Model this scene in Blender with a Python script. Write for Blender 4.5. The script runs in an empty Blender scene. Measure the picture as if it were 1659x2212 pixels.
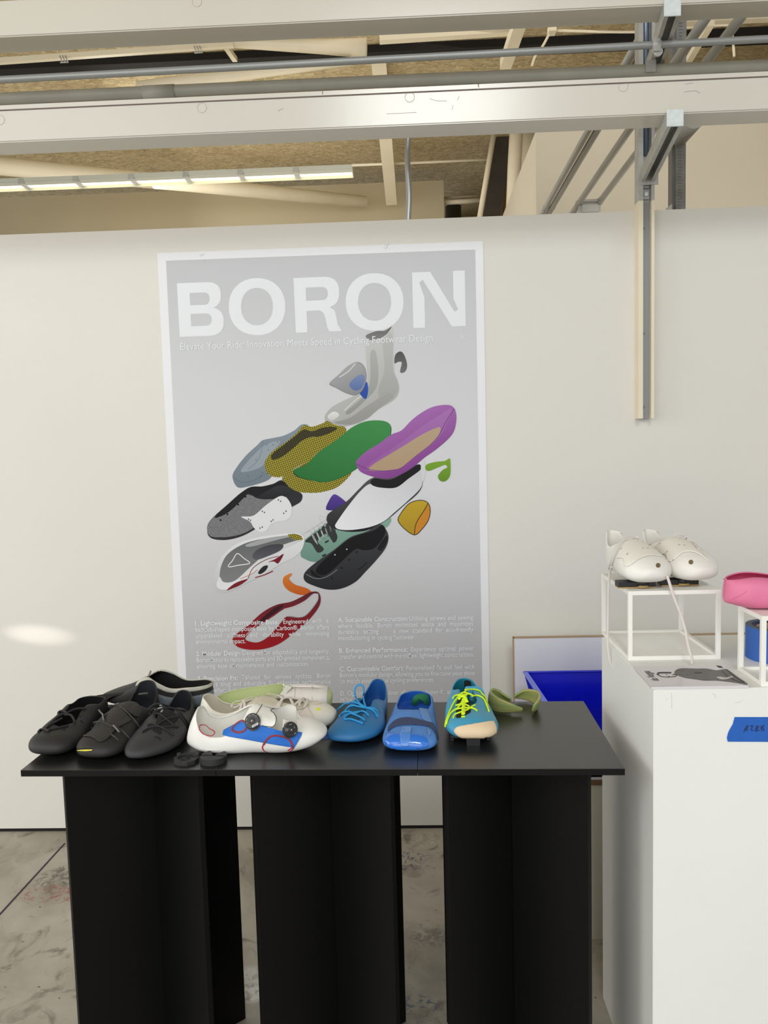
import bpy, bmesh, math, random
from mathutils import Vector, Matrix, geometry
from mathutils.bvhtree import BVHTree
random.seed(7)
C = bpy.context.scene.collection
PI = math.pi

# ------------------------------------------------------------------ camera
FPX = 1680.2
CR = Vector((0.99898536, 0.03640899, -0.02650711))
CU = Vector((0.02336774, 0.08409793, 0.99618346))
CF = Vector((-0.03849923, 0.99579211, -0.08316181))
CO = Vector((0, 0, 1.3222))
cam = bpy.data.cameras.new('camera'); co = bpy.data.objects.new('camera', cam); C.objects.link(co)
cam.sensor_fit = 'HORIZONTAL'; cam.sensor_width = 36.0; cam.lens = 36.0 * FPX / 1659
cam.clip_start = 0.05; cam.clip_end = 60
co.matrix_world = Matrix(((CR.x, CU.x, -CF.x, CO.x), (CR.y, CU.y, -CF.y, CO.y), (CR.z, CU.z, -CF.z, CO.z), (0, 0, 0, 1)))
bpy.context.scene.camera = co

# ------------------------------------------------------------------ light
sc = bpy.context.scene
sc.view_settings.view_transform = 'Standard'; sc.view_settings.look = 'None'
sc.view_settings.gamma = 1; sc.view_settings.use_curve_mapping = False
sc.view_settings.exposure = -0.16
world = bpy.data.worlds.new('world'); sc.world = world; world.use_nodes = True
world.node_tree.nodes['Background'].inputs[0].default_value = (0.93, 0.96, 1.0, 1)
world.node_tree.nodes['Background'].inputs[1].default_value = 0.92

def area(name, loc, target, sx, sy, power, col, spread=PI):
    l = bpy.data.lights.new(name, 'AREA'); l.shape = 'RECTANGLE'; l.size = sx; l.size_y = sy
    l.energy = power; l.color = col; l.spread = spread
    o = bpy.data.objects.new(name, l); C.objects.link(o); o.location = loc
    o.rotation_euler = (Vector(target) - Vector(loc)).to_track_quat('-Z', 'Y').to_euler()
    return o
area('window_light', (-2.9, -1.6, 3.1), (0.2, 2.2, 0.9), 2.6, 1.8, 24, (1.0, 0.98, 0.95))
area('window_light', (-1.5, -4.2, 1.7), (0.0, 2.6, 0.6), 6.0, 3.0, 102, (1.0, 0.985, 0.95))
area('window_light', (-4.6, 0.9, 2.0), (0.4, 1.9, 0.8), 3.0, 2.0, 64, (1.0, 1.0, 0.98))
area('window_light', (0.3, -4.2, 4.85), (0.05, 2.15, 2.22), 1.7, 1.0, 105, (0.97, 0.99, 1.0))
area('back_fill_light', (-2.2, 6.2, 3.3), (0.8, 6.0, 2.9), 1.2, 0.8, 14, (1.0, 0.97, 0.9))  # added fill brightening the block's left face, no skylight there
area('back_fill_light', (0.8, 5.0, 3.75), (0.2, 5.9, 0), 2.6, 2.0, 8, (1.0, 0.94, 0.84))  # added warm fill for the space behind the partition, not a real opening
area('bounce_light', (-1.6, 5.6, 2.2), (-1.5, 5.9, 4.0), 4.0, 2.2, 40, (1.0, 0.94, 0.84))
area('bounce_light', (2.0, 3.6, 2.3), (2.0, 4.6, 4.0), 1.6, 1.0, 10, (1.0, 0.94, 0.84))
# ------------------------------------------------------------------ px helpers
def ray(px, py): return (CF + CR * ((px - 829.5) / FPX) - CU * ((py - 1106) / FPX))
def P(px, py, ax, val):
    d = ray(px, py); t = (val - CO[ax]) / d[ax]; return CO + d * t

# patch of reflected sun low on the partition
sp = bpy.data.lights.new('sun_glint', 'SPOT'); sp.energy = 60; sp.spot_size = math.radians(8); sp.spot_blend = 1.0; sp.color = (1, 0.97, 0.9); sp.shadow_soft_size = 0.01
so = bpy.data.objects.new('sun_glint', sp); C.objects.link(so); so.location = (-2.3, 1.2, 1.0)
so.rotation_euler = (P(82, 1371, 1, 2.6) - so.location).to_track_quat('-Z', 'Y').to_euler(); so.scale = (1.0, 0.35, 1)

# ------------------------------------------------------------------ materials
def lin(c):
    f = lambda v: v / 12.92 if v <= 0.04045 else ((v + 0.055) / 1.055) ** 2.4
    return tuple(f(v / 255) for v in c) + (1,)
MATS = {}
def mat(name, rgb, rough=0.6, metal=0.0, bump=0.0, bscale=60, var=0.0, vscale=6, spec=0.5, trans=0.0, alpha=1.0, var_col=None, sheen=0.0, stretch=None, coat=0.0, sss=0.0):
    if name in MATS: return MATS[name]
    m = bpy.data.materials.new(name); m.use_nodes = True; nt = m.node_tree; b = nt.nodes['Principled BSDF']
    b.inputs['Roughness'].default_value = rough; b.inputs['Metallic'].default_value = metal
    b.inputs['Specular IOR Level'].default_value = spec
    b.inputs['Transmission Weight'].default_value = trans; b.inputs['Alpha'].default_value = alpha
    b.inputs['Coat Weight'].default_value = coat
    b.inputs['Sheen Weight'].default_value = sheen
    tc = nt.nodes.new('ShaderNodeTexCoord'); mp = nt.nodes.new('ShaderNodeMapping')
    nt.links.new(tc.outputs['Object'], mp.inputs[0])
    if stretch: mp.inputs['Scale'].default_value = stretch
    c1 = lin(rgb)
    n = nt.nodes.new('ShaderNodeTexNoise'); n.inputs['Scale'].default_value = vscale; n.inputs['Detail'].default_value = 6
    nt.links.new(mp.outputs[0], n.inputs[0])
    rp = nt.nodes.new('ShaderNodeValToRGB'); rp.color_ramp.elements[0].position = 0.35; rp.color_ramp.elements[1].position = 0.65
    c2 = lin(var_col) if var_col else tuple(v * (1 - max(var, 0.02)) for v in c1[:3]) + (1,)
    rp.color_ramp.elements[0].color = c2; rp.color_ramp.elements[1].color = c1
    nt.links.new(n.outputs[0], rp.inputs[0]); nt.links.new(rp.outputs[0], b.inputs['Base Color'])
    if bump:
        n2 = nt.nodes.new('ShaderNodeTexNoise'); n2.inputs['Scale'].default_value = bscale; n2.inputs['Detail'].default_value = 4
        nt.links.new(mp.outputs[0], n2.inputs[0])
        bp = nt.nodes.new('ShaderNodeBump'); bp.inputs['Strength'].default_value = bump; bp.inputs['Distance'].default_value = 0.002
        nt.links.new(n2.outputs[0], bp.inputs['Height']); nt.links.new(bp.outputs[0], b.inputs['Normal'])
    MATS[name] = m; return m
def emis(name, rgb, s):
    m = bpy.data.materials.new(name); m.use_nodes = True; b = m.node_tree.nodes['Principled BSDF']
    b.inputs['Base Color'].default_value = lin(rgb); b.inputs['Emission Color'].default_value = lin(rgb); b.inputs['Emission Strength'].default_value = s
    MATS[name] = m; return m
def nodes(m): return m.node_tree.nodes, m.node_tree.links

M_wall = mat('partition_paint', (223, 220, 211), 0.6, bump=0.25, bscale=180, var=0.035, vscale=1.3)
M_beige = mat('beige_paint', (184, 172, 142), 0.7, bump=0.1, var=0.03, vscale=2)
M_beam = mat('beam_enamel', (208, 204, 192), 0.2, bump=0.06, bscale=25, var=0.03, vscale=3)
M_groove = mat('seam_dark', (120, 105, 100), 0.8)
M_cream = mat('cream_steel', (232, 222, 196), 0.45, var=0.05)
M_steel = mat('galvanized_steel', (184, 184, 178), 0.42, metal=0.1, bump=0.1, bscale=90, var=0.15, vscale=30)
M_pipe = mat('grey_conduit', (190, 190, 184), 0.42, metal=0.1, var=0.08)
M_pipe2 = mat('dusty_grey_pipe', (168, 166, 154), 0.5, metal=0.05, var=0.12, vscale=9)
M_cap = mat('strut_end_cap', (214, 222, 222), 0.5, var=0.12, vscale=60)
M_darksteel = mat('dark_steel', (62, 55, 44), 0.6, var=0.35, vscale=8)
M_dark = mat('dark_gap', (22, 20, 18), 0.9)
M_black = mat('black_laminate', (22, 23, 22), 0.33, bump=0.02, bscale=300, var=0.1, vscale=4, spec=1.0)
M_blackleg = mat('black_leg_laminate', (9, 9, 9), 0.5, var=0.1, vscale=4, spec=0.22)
M_blackedge = mat('black_edge', (30, 31, 30), 0.5, var=0.1)
M_white = mat('white_paint', (236, 237, 232), 0.55, bump=0.2, bscale=110, var=0.02, vscale=3)
M_frame = mat('white_acrylic', (244, 243, 236), 0.4, var=0.01)
M_board = mat('white_board', (226, 227, 230), 0.3, var=0.02)
M_ply = mat('plywood_edge', (190, 160, 120), 0.6, var=0.3, stretch=(2, 2, 400), vscale=1.5, var_col=(80, 52, 30))
M_blueplastic = mat('blue_plastic', (16, 28, 215), 0.18, var=0.05, coat=0.3)
M_blueedge = mat('blue_plastic_edge', (120, 132, 220), 0.35)

# tectum ceiling
m = bpy.data.materials.new('fibre_ceiling'); m.use_nodes = True; N, L = nodes(m); b = N['Principled BSDF']; b.inputs['Roughness'].default_value = 0.92
tc = N.new('ShaderNodeTexCoord'); mp = N.new('ShaderNodeMapping'); mp.inputs['Scale'].default_value = (0.9, 1.5, 1); L.new(tc.outputs['Object'], mp.inputs[0])
n = N.new('ShaderNodeTexNoise'); n.inputs['Scale'].default_value = 20; n.inputs['Detail'].default_value = 8; n.inputs['Roughness'].default_value = 0.65; n.inputs['Distortion'].default_value = 1.2
L.new(mp.outputs[0], n.inputs[0]); rp = N.new('ShaderNodeValToRGB'); rp.color_ramp.elements[0].position = 0.33; rp.color_ramp.elements[1].position = 0.68
rp.color_ramp.elements[0].color = lin((158, 138, 98)); rp.color_ramp.elements[1].color = lin((224, 206, 164)); L.new(n.outputs[0], rp.inputs[0]); L.new(rp.outputs[0], b.inputs['Base Color'])
bp = N.new('ShaderNodeBump'); bp.inputs['Strength'].default_value = 0.9; bp.inputs['Distance'].default_value = 0.02; L.new(n.outputs[0], bp.inputs['Height']); L.new(bp.outputs[0], b.inputs['Normal'])
M_ceil = m

# concrete floor
m = bpy.data.materials.new('concrete'); m.use_nodes = True; N, L = nodes(m); b = N['Principled BSDF']; b.inputs['Roughness'].default_value = 0.5
tc = N.new('ShaderNodeTexCoord')
def noise(sc_, det, rough=0.55, dist=0, vec=None):
    n = N.new('ShaderNodeTexNoise'); n.inputs['Scale'].default_value = sc_; n.inputs['Detail'].default_value = det; n.inputs['Roughness'].default_value = rough; n.inputs['Distortion'].default_value = dist
    L.new(vec or tc.outputs['Object'], n.inputs[0]); return n.outputs[0]
def ramp(inp, stops):
    r = N.new('ShaderNodeValToRGB'); e = r.color_ramp.elements
    while len(e) < len(stops): e.new(0.5)
    for k, (p_, c_) in enumerate(stops): e[k].position = p_; e[k].color = c_
    L.new(inp, r.inputs[0]); return r.outputs[0]
def mix(f, a, b_, typ='MIX'):
    x = N.new('ShaderNodeMix'); x.data_type = 'RGBA'; x.blend_type = typ
    for s, v in ((0, f), (6, a), (7, b_)):
        if isinstance(v, (int, float)): x.inputs[s].default_value = v
        elif isinstance(v, tuple): x.inputs[s].default_value = v
        else: L.new(v, x.inputs[s])
    return x.outputs[2]
W1 = (1, 1, 1, 1); B0 = (0, 0, 0, 1)
base = ramp(noise(3.0, 8, 0.6, 0.6), [(0.3, lin((132, 126, 112))), (0.5, lin((168, 161, 146))), (0.7, lin((186, 180, 166)))])
st = ramp(noise(9, 6, 0.6, 1.0), [(0.56, B0), (0.68, W1)]); base = mix(st, base, lin((120, 112, 98)))
sp1 = ramp(noise(45, 3, 0.5), [(0.70, B0), (0.73, W1)]); base = mix(sp1, base, lin((70, 64, 58)))
sp2 = ramp(noise(30, 4, 0.7, 2.5), [(0.715, B0), (0.74, W1)]); base = mix(sp2, base, lin((214, 212, 205)))
# worn red paint patch with its own shape on the left
mp = N.new('ShaderNodeMapping'); mp.inputs['Location'].default_value = (1.075 * 5, -2.22 * 16, 0); mp.inputs['Scale'].default_value = (5, 16, 1); L.new(tc.outputs['Object'], mp.inputs[0])
gr = N.new('ShaderNodeTexGradient'); gr.gradient_type = 'SPHERICAL'; L.new(mp.outputs[0], gr.inputs[0])
rm = ramp(gr.outputs[0], [(0.0, B0), (0.5, W1)]); rn = ramp(noise(38, 5, 0.7, 1.5), [(0.5, B0), (0.6, W1)])
base = mix(mix(1.0, rm, rn, 'MULTIPLY'), base, lin((150, 70, 62)))
def floor_mark(px, py, sx, sy, thr, colr, nsc=30):
    global base
    c_ = P(px, py, 2, 0); mp = N.new('ShaderNodeMapping'); mp.inputs['Location'].default_value = (-c_.x * sx, -c_.y * sy, 0); mp.inputs['Scale'].default_value = (sx, sy, 1); L.new(tc.outputs['Object'], mp.inputs[0])
    gr = N.new('ShaderNodeTexGradient'); gr.gradient_type = 'SPHERICAL'; L.new(mp.outputs[0], gr.inputs[0])
    rm = ramp(gr.outputs[0], [(0.0, B0), (0.45, W1)]); rn = ramp(noise(nsc, 5, 0.7, 1.2), [(thr, B0), (thr + .06, W1)])
    base = mix(mix(1.0, rm, rn, 'MULTIPLY'), base, lin(colr))
floor_mark(535, 2108, 14, 22, .42, (205, 203, 196)); floor_mark(540, 2146, 16, 26, .46, (214, 212, 206)); floor_mark(905, 1818, 7, 8, .60, (222, 218, 208), 60)
floor_mark(880, 1856, 11, 12, .52, (70, 78, 100), 60); floor_mark(905, 2172, 16, 22, .52, (84, 92, 104)); floor_mark(930, 2025, 14, 20, .45, (120, 114, 104)); floor_mark(128, 1896, 12, 12, .48, (104, 100, 90))
L.new(base, b.inputs['Base Color'])
bp = N.new('ShaderNodeBump'); bp.inputs['Strength'].default_value = 0.25; bp.inputs['Distance'].default_value = 0.003; L.new(noise(40, 5), bp.inputs['Height']); L.new(bp.outputs[0], b.inputs['Normal'])
M_floor = m

# ------------------------------------------------------------------ object helpers
def link(name, me, m, parent=None, smooth=False):
    if not isinstance(m, (list, tuple)): m = [m]
    for x in m: me.materials.append(x)
    if smooth:
        for f in me.polygons: f.use_smooth = True
    o = bpy.data.objects.new(name, me); C.objects.link(o)
    if parent is not None:
        top = parent
        while top.parent is not None: top = top.parent
        Mt = (Matrix.Translation(top.location) @ top.rotation_euler.to_matrix().to_4x4()).inverted()
        me.transform(Mt); o.parent = parent
    return o
def tag(o, label=None, cat=None, group=None, kind=None):
    if label: o['label'] = label
    if cat: o['category'] = cat
    if group: o['group'] = group
    if kind: o['kind'] = kind
    return o
def thing(name, loc, label, cat, group=None, rz=0):
    o = bpy.data.objects.new(name, None); C.objects.link(o); o.location = loc; o.rotation_euler = (0, 0, rz); o.empty_display_size = 0.05
    return tag(o, label, cat, group)
def bm_mesh(bm, name='m'):
    me = bpy.data.meshes.new(name); bm.to_mesh(me); bm.free(); return me
def add_box(bm, x0, x1, y0, y1, z0, z1, mi=0):
    v = [bm.verts.new(p) for p in ((x0, y0, z0), (x1, y0, z0), (x1, y1, z0), (x0, y1, z0), (x0, y0, z1), (x1, y0, z1), (x1, y1, z1), (x0, y1, z1))]
    for q in ((0, 3, 2, 1), (4, 5, 6, 7), (0, 1, 5, 4), (1, 2, 6, 5), (2, 3, 7, 6), (3, 0, 4, 7)):
        f = bm.faces.new([v[i] for i in q]); f.material_index = mi
    return v
def add_prism(bm, pts, d, mi=0):
    """closed polygon pts (3D) extruded by vector d"""
    a = [bm.verts.new(p) for p in pts]; b2 = [bm.verts.new(Vector(p) + Vector(d)) for p in pts]
    n_ = len(pts); f = bm.faces.new(a); f.material_index = mi; f = bm.faces.new(b2[::-1]); f.material_index = mi
    for i in range(n_):
        f = bm.faces.new((a[i], b2[i], b2[(i + 1) % n_], a[(i + 1) % n_])); f.material_index = mi
def frames(pts):
    T = []
    for i in range(len(pts)):
        a = pts[max(0, i - 1)]; b2 = pts[min(len(pts) - 1, i + 1)]; t = (b2 - a)
        T.append(t.normalized() if t.length > 1e-9 else Vector((0, 0, 1)))
    up = Vector((0, 0, 1)) if abs(T[0].z) < 0.9 else Vector((1, 0, 0))
    nrm = (up - T[0] * up.dot(T[0])).normalized(); out = []
    for t in T:
        nrm = (nrm - t * nrm.dot(t)); nrm = nrm.normalized() if nrm.length > 1e-6 else t.orthogonal().normalized()
        out.append((t, nrm, t.cross(nrm)))
    return out
def add_tube(bm, pts, r, n=10, mi=0, cap=True, r2=None, normals=None, flat=None):
    pts = [Vector(p) for p in pts]; fr = frames(pts); rings = []
    for i, p in enumerate(pts):
        t, a, b2 = fr[i]
        if normals: a = (normals[i] - t * normals[i].dot(t)); a = a.normalized() if a.length > 1e-6 else fr[i][1]; b2 = t.cross(a)
        rr = r if r2 is None else r + (r2 - r) * i / max(1, len(pts) - 1)
        fa = flat if flat else 1.0
        rings.append([bm.verts.new(p + a * (rr * fa * math.sin(2 * PI * k / n)) + b2 * (rr * math.cos(2 * PI * k / n))) for k in range(n)])
    for i in range(len(rings) - 1):
        for k in range(n):
            f = bm.faces.new((rings[i][k], rings[i][(k + 1) % n], rings[i + 1][(k + 1) % n], rings[i + 1][k])); f.material_index = mi; f.smooth = True
    if cap:
        f = bm.faces.new(rings[0][::-1]); f.material_index = mi; f = bm.faces.new(rings[-1]); f.material_index = mi
def fixn(bm): bmesh.ops.recalc_face_normals(bm, faces=bm.faces); return bm
def box(name, x0, x1, y0, y1, z0, z1, m, parent=None, bev=0):
    bm = bmesh.new(); add_box(bm, x0, x1, y0, y1, z0, z1)
    if bev: bmesh.ops.bevel(bm, geom=bm.edges[:], offset=bev, segments=2, affect='EDGES', profile=0.5)
    return link(name, bm_mesh(bm), m, parent)
def tube(name, pts, r, m, parent=None, n=16, r2=None, flat=None):
    bm = bmesh.new(); add_tube(bm, pts, r, n, r2=r2, flat=flat); fixn(bm); return link(name, bm_mesh(bm), m, parent)
def smooth_line(pts, per=6, closed=False):
    pts = [Vector(p) for p in pts]; out = []; n_ = len(pts)
    rng = n_ if closed else n_ - 1
    for i in range(rng):
        if closed: p0, p1, p2, p3 = pts[(i - 1) % n_], pts[i], pts[(i + 1) % n_], pts[(i + 2) % n_]
        else: p0, p1, p2, p3 = pts[max(0, i - 1)], pts[i], pts[i + 1], pts[min(n_ - 1, i + 2)]
        for k in range(per):
            t = k / per
            out.append(0.5 * ((2 * p1) + (p2 - p0) * t + (2 * p0 - 5 * p1 + 4 * p2 - p3) * t * t + (3 * p1 - p0 - 3 * p2 + p3) * t ** 3))
    if not closed: out.append(pts[-1])
    return out
def struct(o): o['kind'] = 'structure'; return o

# ------------------------------------------------------------------ room
YW = 2.6; ZW = 2.057
struct(box('floor', -7, 6, -5, 9.2, -0.1, 0, M_floor))
struct(box('wall_partition', -7, 6, YW, YW + 0.1, 0.012, ZW, M_wall))
struct(box('base_gap_back', -7, 6, YW + 0.002, YW + 0.09, 0.0, 0.013, M_dark))  # dark filler strip stands in for the gap below the partition
struct(box('ceiling', -7, 6, -1.0, 9.6, 3.93, 4.1, M_ceil))
struct(box('wall_back', -7, 0.348, 7.5, 7.7, 0.0, 3.785, M_beige))
struct(box('wall_recess', 0.348, 6, 9.2, 9.4, 0.0, 3.93, M_beige))
struct(box('wall_right', 3.6, 3.75, 2.7, 9.2, 0, 3.93, M_beige))
# dark joint between the ceiling panels
bm = bmesh.new(); add_box(bm, -7, 6, 5.28, 5.42, 3.88, 3.925)
struct(link('trim_1', bm_mesh(bm), M_dark))
bm = bmesh.new(); add_box(bm, 0.5, 1.3, 9.0, 9.18, 3.33, 3.75); struct(link('trim_2', bm_mesh(bm), M_beige))
# purple saw joint in the floor
a = P(140, 1822, 2, 0); b2 = P(-20, 1997, 2, 0); d = (b2 - a).normalized(); s = Vector((-d.y, d.x, 0)) * 0.0025
bm = bmesh.new(); add_prism(bm, [a - s, a + s, b2 + s, b2 - s], (0, 0, 0.0015)); fixn(bm)
struct(link('trim_3', bm_mesh(bm), mat('joint_line', (52, 34, 66), 0.7)))
# enclosed room block standing behind the partition on the right
bm = bmesh.new(); add_box(bm, 0.787, 3.6, 4.9, 7.4, 0, 3.195); struct(link('wall_block', bm_mesh(bm), mat('block_paint', (214, 206, 188), 0.6, var=0.02)))

# ------------------------------------------------------------------ steel above
tb_ = thing('box_beam', (0, 2.2, 2.174), 'lower white enclosed box beam crossing above the poster, with round knockouts', 'beam')
bm = bmesh.new(); add_box(bm, -3.2, 2.6, 2.15, 2.24, 2.174, 2.266)
bmesh.ops.bevel(bm, geom=bm.edges[:], offset=0.003, segments=2, affect='EDGES')
link('casing', bm_mesh(bm), M_beam, tb_)
bm = bmesh.new()
for x0, x1 in ((-3.2, -0.218), (-0.215, 0.1945), (0.1975, 2.6)): add_box(bm, x0, x1, 2.1455, 2.152, 2.2575, 2.2685)
link('cover_lip', bm_mesh(bm), M_beam, tb_)
bm = bmesh.new(); add_box(bm, -3.2, 2.6, 2.1485, 2.151, 2.2555, 2.2578); link('seam', bm_mesh(bm), M_groove, tb_)  # darker strip marking the joint under the cover lip
def knock(px, py, y, parent):
    c = P(px, py, 1, y); bm = bmesh.new()
    for r_, w_ in ((0.0125, 0.0008),):
        add_tube(bm, [c + Vector((math.cos(t) * r_, -0.0002, math.sin(t) * r_)) for t in [2 * PI * k / 28 for k in range(29)]], w_, 6)
    bm2 = bm; fixn(bm2); link('knockout', bm_mesh(bm2), mat('knockout_edge', (196, 188, 176), 0.5), parent)
for px, py in ((0, 259), (436, 233), (885, 210), (1346, 187)): knock(px, py, 2.15, tb_)
# scratches
bm = bmesh.new()
for l in (((928, 213), (945, 218), (965, 218)), ((988, 216), (992, 208)), ((1480, 182), (1497, 179)), ((1478, 199), (1500, 196), (1512, 201)), ((600, 240), (612, 234)), ((835, 246), (900, 243)), ((976, 237), (979, 227))):
    bm = bmesh.new(); add_tube(bm, smooth_line([P(x, y, 1, 2.1499) for x, y in l], 4), 0.0005, 5); link('scuff_mark', bm_mesh(bm), mat('scuff', (150, 146, 140), 0.7), tb_)
t2 = thing('box_beam', (0, 2.19, 2.447), 'upper white enclosed box beam along the top edge of the photo', 'beam')
bm = bmesh.new(); add_box(bm, -3.2, 2.6, 2.15, 2.235, 2.447, 2.54)
bmesh.ops.bevel(bm, geom=bm.edges[:], offset=0.003, segments=2, affect='EDGES')
link('casing', bm_mesh(bm), M_beam, t2); knock(425, 4, 2.15, t2)
# conduit and pipe
cd = thing('conduit', (0, 2.3, 2.415), 'thin grey steel conduit running between the two white box beams', 'pipe')
tube('pipe', [P(-900, 222, 1, 2.24), P(0, 172.5, 1, 2.24), P(829, 128, 1, 2.24), P(1659, 84, 1, 2.24), P(2100, 60, 1, 2.24)], 0.0095, mat('front_conduit', (150, 152, 150), 0.4, metal=0.3), cd)
c0 = P(1418, 97, 1, 2.24)
bm = bmesh.new(); add_tube(bm, [c0 + Vector((-0.012, 0, 0)), c0 + Vector((0.012, 0, 0))], 0.0115, 16)
add_tube(bm, [c0 + Vector((0.004, -0.004, -0.018)), c0 + Vector((0.004, 0.004, -0.018))], 0.0125, 16)
add_box(bm, c0.x - 0.01, c0.x + 0.008, c0.y - 0.01, c0.y + 0.01, c0.z - 0.02, c0.z + 0.016)
fixn(bm); link('clamp', bm_mesh(bm), M_steel, cd)
bp_ = thing('heavy_pipe', (0, 2.45, 2.42), 'thick dusty grey pipe resting just above the lower box beam', 'pipe')
tube('pipe', [P(-900, 258, 1, 2.37), P(0, 214, 1, 2.37), P(829, 176, 1, 2.37), P(1659, 142, 1, 2.37), P(2100, 122, 1, 2.37)], 0.017, M_pipe2, bp_, 20)
a = P(310, 201, 1, 2.37); b2 = P(378, 197.5, 1, 2.37); tube('coupling', [a, b2], 0.0198, M_pipe2, bp_, 20)
# strut arms
def arm(label, x0, zt, x1):
    t = thing('wall_bracket', (0.74, 2.6, zt - 0.02), label, 'bracket', 'strut arms carrying the box beams')
    bm = bmesh.new(); w = 0.041; th = 0.0028
    def seg(off0, off1, z0, z1):
        pts = [Vector((x0 + off0, 2.123, z0)), Vector((x0 + off1, 2.123, z0)), Vector((x0 + off1, 2.123, z1)), Vector((x0 + off0, 2.123, z1))]
        add_prism(bm, pts, (x1 - x0, 0.455, 0))
    seg(0, th, zt - w, zt); seg(w - th, w, zt - w, zt); seg(th, w - th, zt - th, zt)
    seg(th, 0.011, zt - w, zt - w + th); seg(w - 0.011, w - th, zt - w, zt - w + th)
    fixn(bm); link('channel', bm_mesh(bm), M_steel, t)
    box('end_cap', x0 - 0.001, x0 + w + 0.001, 2.12, 2.125, zt - w - 0.001, zt + 0.001, M_cap, t, 0.0015)
    box('bracket_plate', x1 - 0.006, x1 + 0.05, 2.5525, 2.5558, zt - w - 0.01, zt + 0.01, M_steel, t, 0.001)
    return t
arm('upper galvanized strut arm with a square white end cap at the top edge', 0.672, 2.446, 0.742)
arm('lower galvanized strut arm with a square white end cap under the lower beam', 0.68, 2.173, 0.742)
# hanger clip between arm 2 and pipe
hc_ = P(1406, 140, 1, 2.35); box('hanger_clip', hc_.x - .014, hc_.x + .014, 2.348, 2.351, hc_.z - .02, 2.4045, M_steel); tag(bpy.data.objects['hanger_clip'], 'small grey steel clip holding the thick pipe under the upper strut arm', 'clip')
# vertical strut channel on the wall
t = thing('strut_channel', (0.757, 2.59, 1.392), 'tall vertical strut channel painted cream below, fixed on the partition right of the poster', 'channel')
def chan(z0, z1, m, nm, y0=2.556, y1=2.6):
    bm = bmesh.new(); x0, x1 = 0.731, 0.781
    add_box(bm, x0, x0 + 0.0145, y0, y1, z0, z1); add_box(bm, x1 - 0.0095, x1, y0, y1, z0, z1); add_box(bm, x0 + 0.014, x1 - 0.009, y1 - 0.02, y1 - 0.003, z0, z1)
    return link(nm, bm_mesh(bm), m, t)
chan(2.075, 3.3, M_steel, 'upper_channel')
bm = bmesh.new(); add_box(bm, 0.731, 0.7455, 2.556, 2.6, 1.392, 2.075); add_box(bm, 0.7715, 0.781, 2.556, 2.6, 1.392, 2.075); link('painted_flange', bm_mesh(bm), M_cream, t)
box('channel_web', 0.745, 0.772, 2.578, 2.598, 1.392, 2.075, mat('grey_web', (150, 152, 154), 0.5, metal=0.2), t)
for z in (1.43, 1.665, 1.995):
    bm = bmesh.new(); add_tube(bm, [Vector((0.7535, 2.5785, z)), Vector((0.7535, 2.5755, z))], 0.004, 14); fixn(bm); link('rivet', bm_mesh(bm), mat('rivet_grey', (120, 122, 124), 0.4, metal=0.3), t)
for z0, z1 in ((2.083, 2.113), (2.118, 2.15)):
    f = box('splice_block', 0.7465, 0.7705, 2.57, 2.59, z0, z1, M_steel, t, 0.002)
    bm = bmesh.new(); add_tube(bm, [Vector((0.757, 2.571, z0 + 0.014)), Vector((0.757, 2.562, z0 + 0.014))], 0.0068, 6); fixn(bm); link('bolt', bm_mesh(bm), M_cap, f)
tube('inner_rod', [Vector((0.7585, 2.58, 2.22)), Vector((0.7585, 2.58, 3.3))], 0.011, mat('blued_rod', (132, 146, 168), 0.3, metal=0.7), t)
# dark ribbed post behind the partition
t = thing('ribbed_post', (1.04, 2.95, 0), 'dark grey ribbed steel post behind the partition, right of the strut channel', 'post')
xa = P(1449, 400, 1, 2.95).x; xb = P(1477, 400, 1, 2.95).x
box('flange', xa, xa + 0.012, 2.94, 2.98, 0, 3.93, mat('post_dark', (120, 120, 118), 0.4, metal=0.1), t)
bm = bmesh.new(); z = 1.9
add_box(bm, xa + 0.012, xb, 2.93, 2.97, 0, 3.93)
while z < 3.2: add_box(bm, xa + 0.02, xa + 0.031, 2.927, 2.931, z, z + 0.004); z += 0.011
link('ribbed_face', bm_mesh(bm), mat('post_grey', (142, 142, 138), 0.4, metal=0.15, var=0.2, vscale=30), t)
a = P(1446, 452, 1, 2.92); bm = bmesh.new(); add_prism(bm, [P(1440, 456, 1, 2.91), P(1452, 455, 1, 2.91), P(1452, 440, 1, 2.91), P(1444, 446, 1, 2.91)], (0, 0.03, 0)); fixn(bm)
link('bracket', bm_mesh(bm), M_pipe, t)
# round pipe bottom peeking under the beam
bm = bmesh.new(); c = P(1500, 254, 1, 2.75); add_tube(bm, [c, c + Vector((0, 0.15, 0))], 0.036, 24); fixn(bm)
tag(link('pipe_elbow', bm_mesh(bm), M_pipe), 'rounded grey pipe end peeking out under the lower beam beside the ribbed post', 'pipe')
# four conduits running back, over the partition
def conduit(x, y0, y1, z, r, label):
    t = thing('back_conduit', (x, y0, z), label, 'pipe', 'conduits running back over the partition')
    pts = smooth_line([Vector((x, y0, z)), Vector((x, y1, z)), Vector((x, y1 + 0.08, z - 0.01)), Vector((x, y1 + 0.12, z - 0.06)), Vector((x, y1 + 0.12, z - 0.4))], 6)
    tube('pipe', pts, r, M_pipe, t, 14); tube('coupling', [Vector((x, y1 - 0.06, z)), Vector((x, y1 - 0.02, z))], r * 1.12, M_steel, t, 12)
conduit(0.767, 2.61, 4.5, 2.62, 0.014, 'grey conduit running back over the partition, leftmost of the four')
conduit(0.804, 2.61, 4.5, 2.62, 0.0155, 'grey conduit running back over the partition, close beside the leftmost one')
conduit(0.939, 2.45, 4.45, 2.62, 0.0165, 'grey conduit running back over the partition, ending left of the junction box')
conduit(1.048, 2.45, 4.42, 2.62, 0.0165, 'grey conduit running back over the partition, ending above the junction box')
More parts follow.
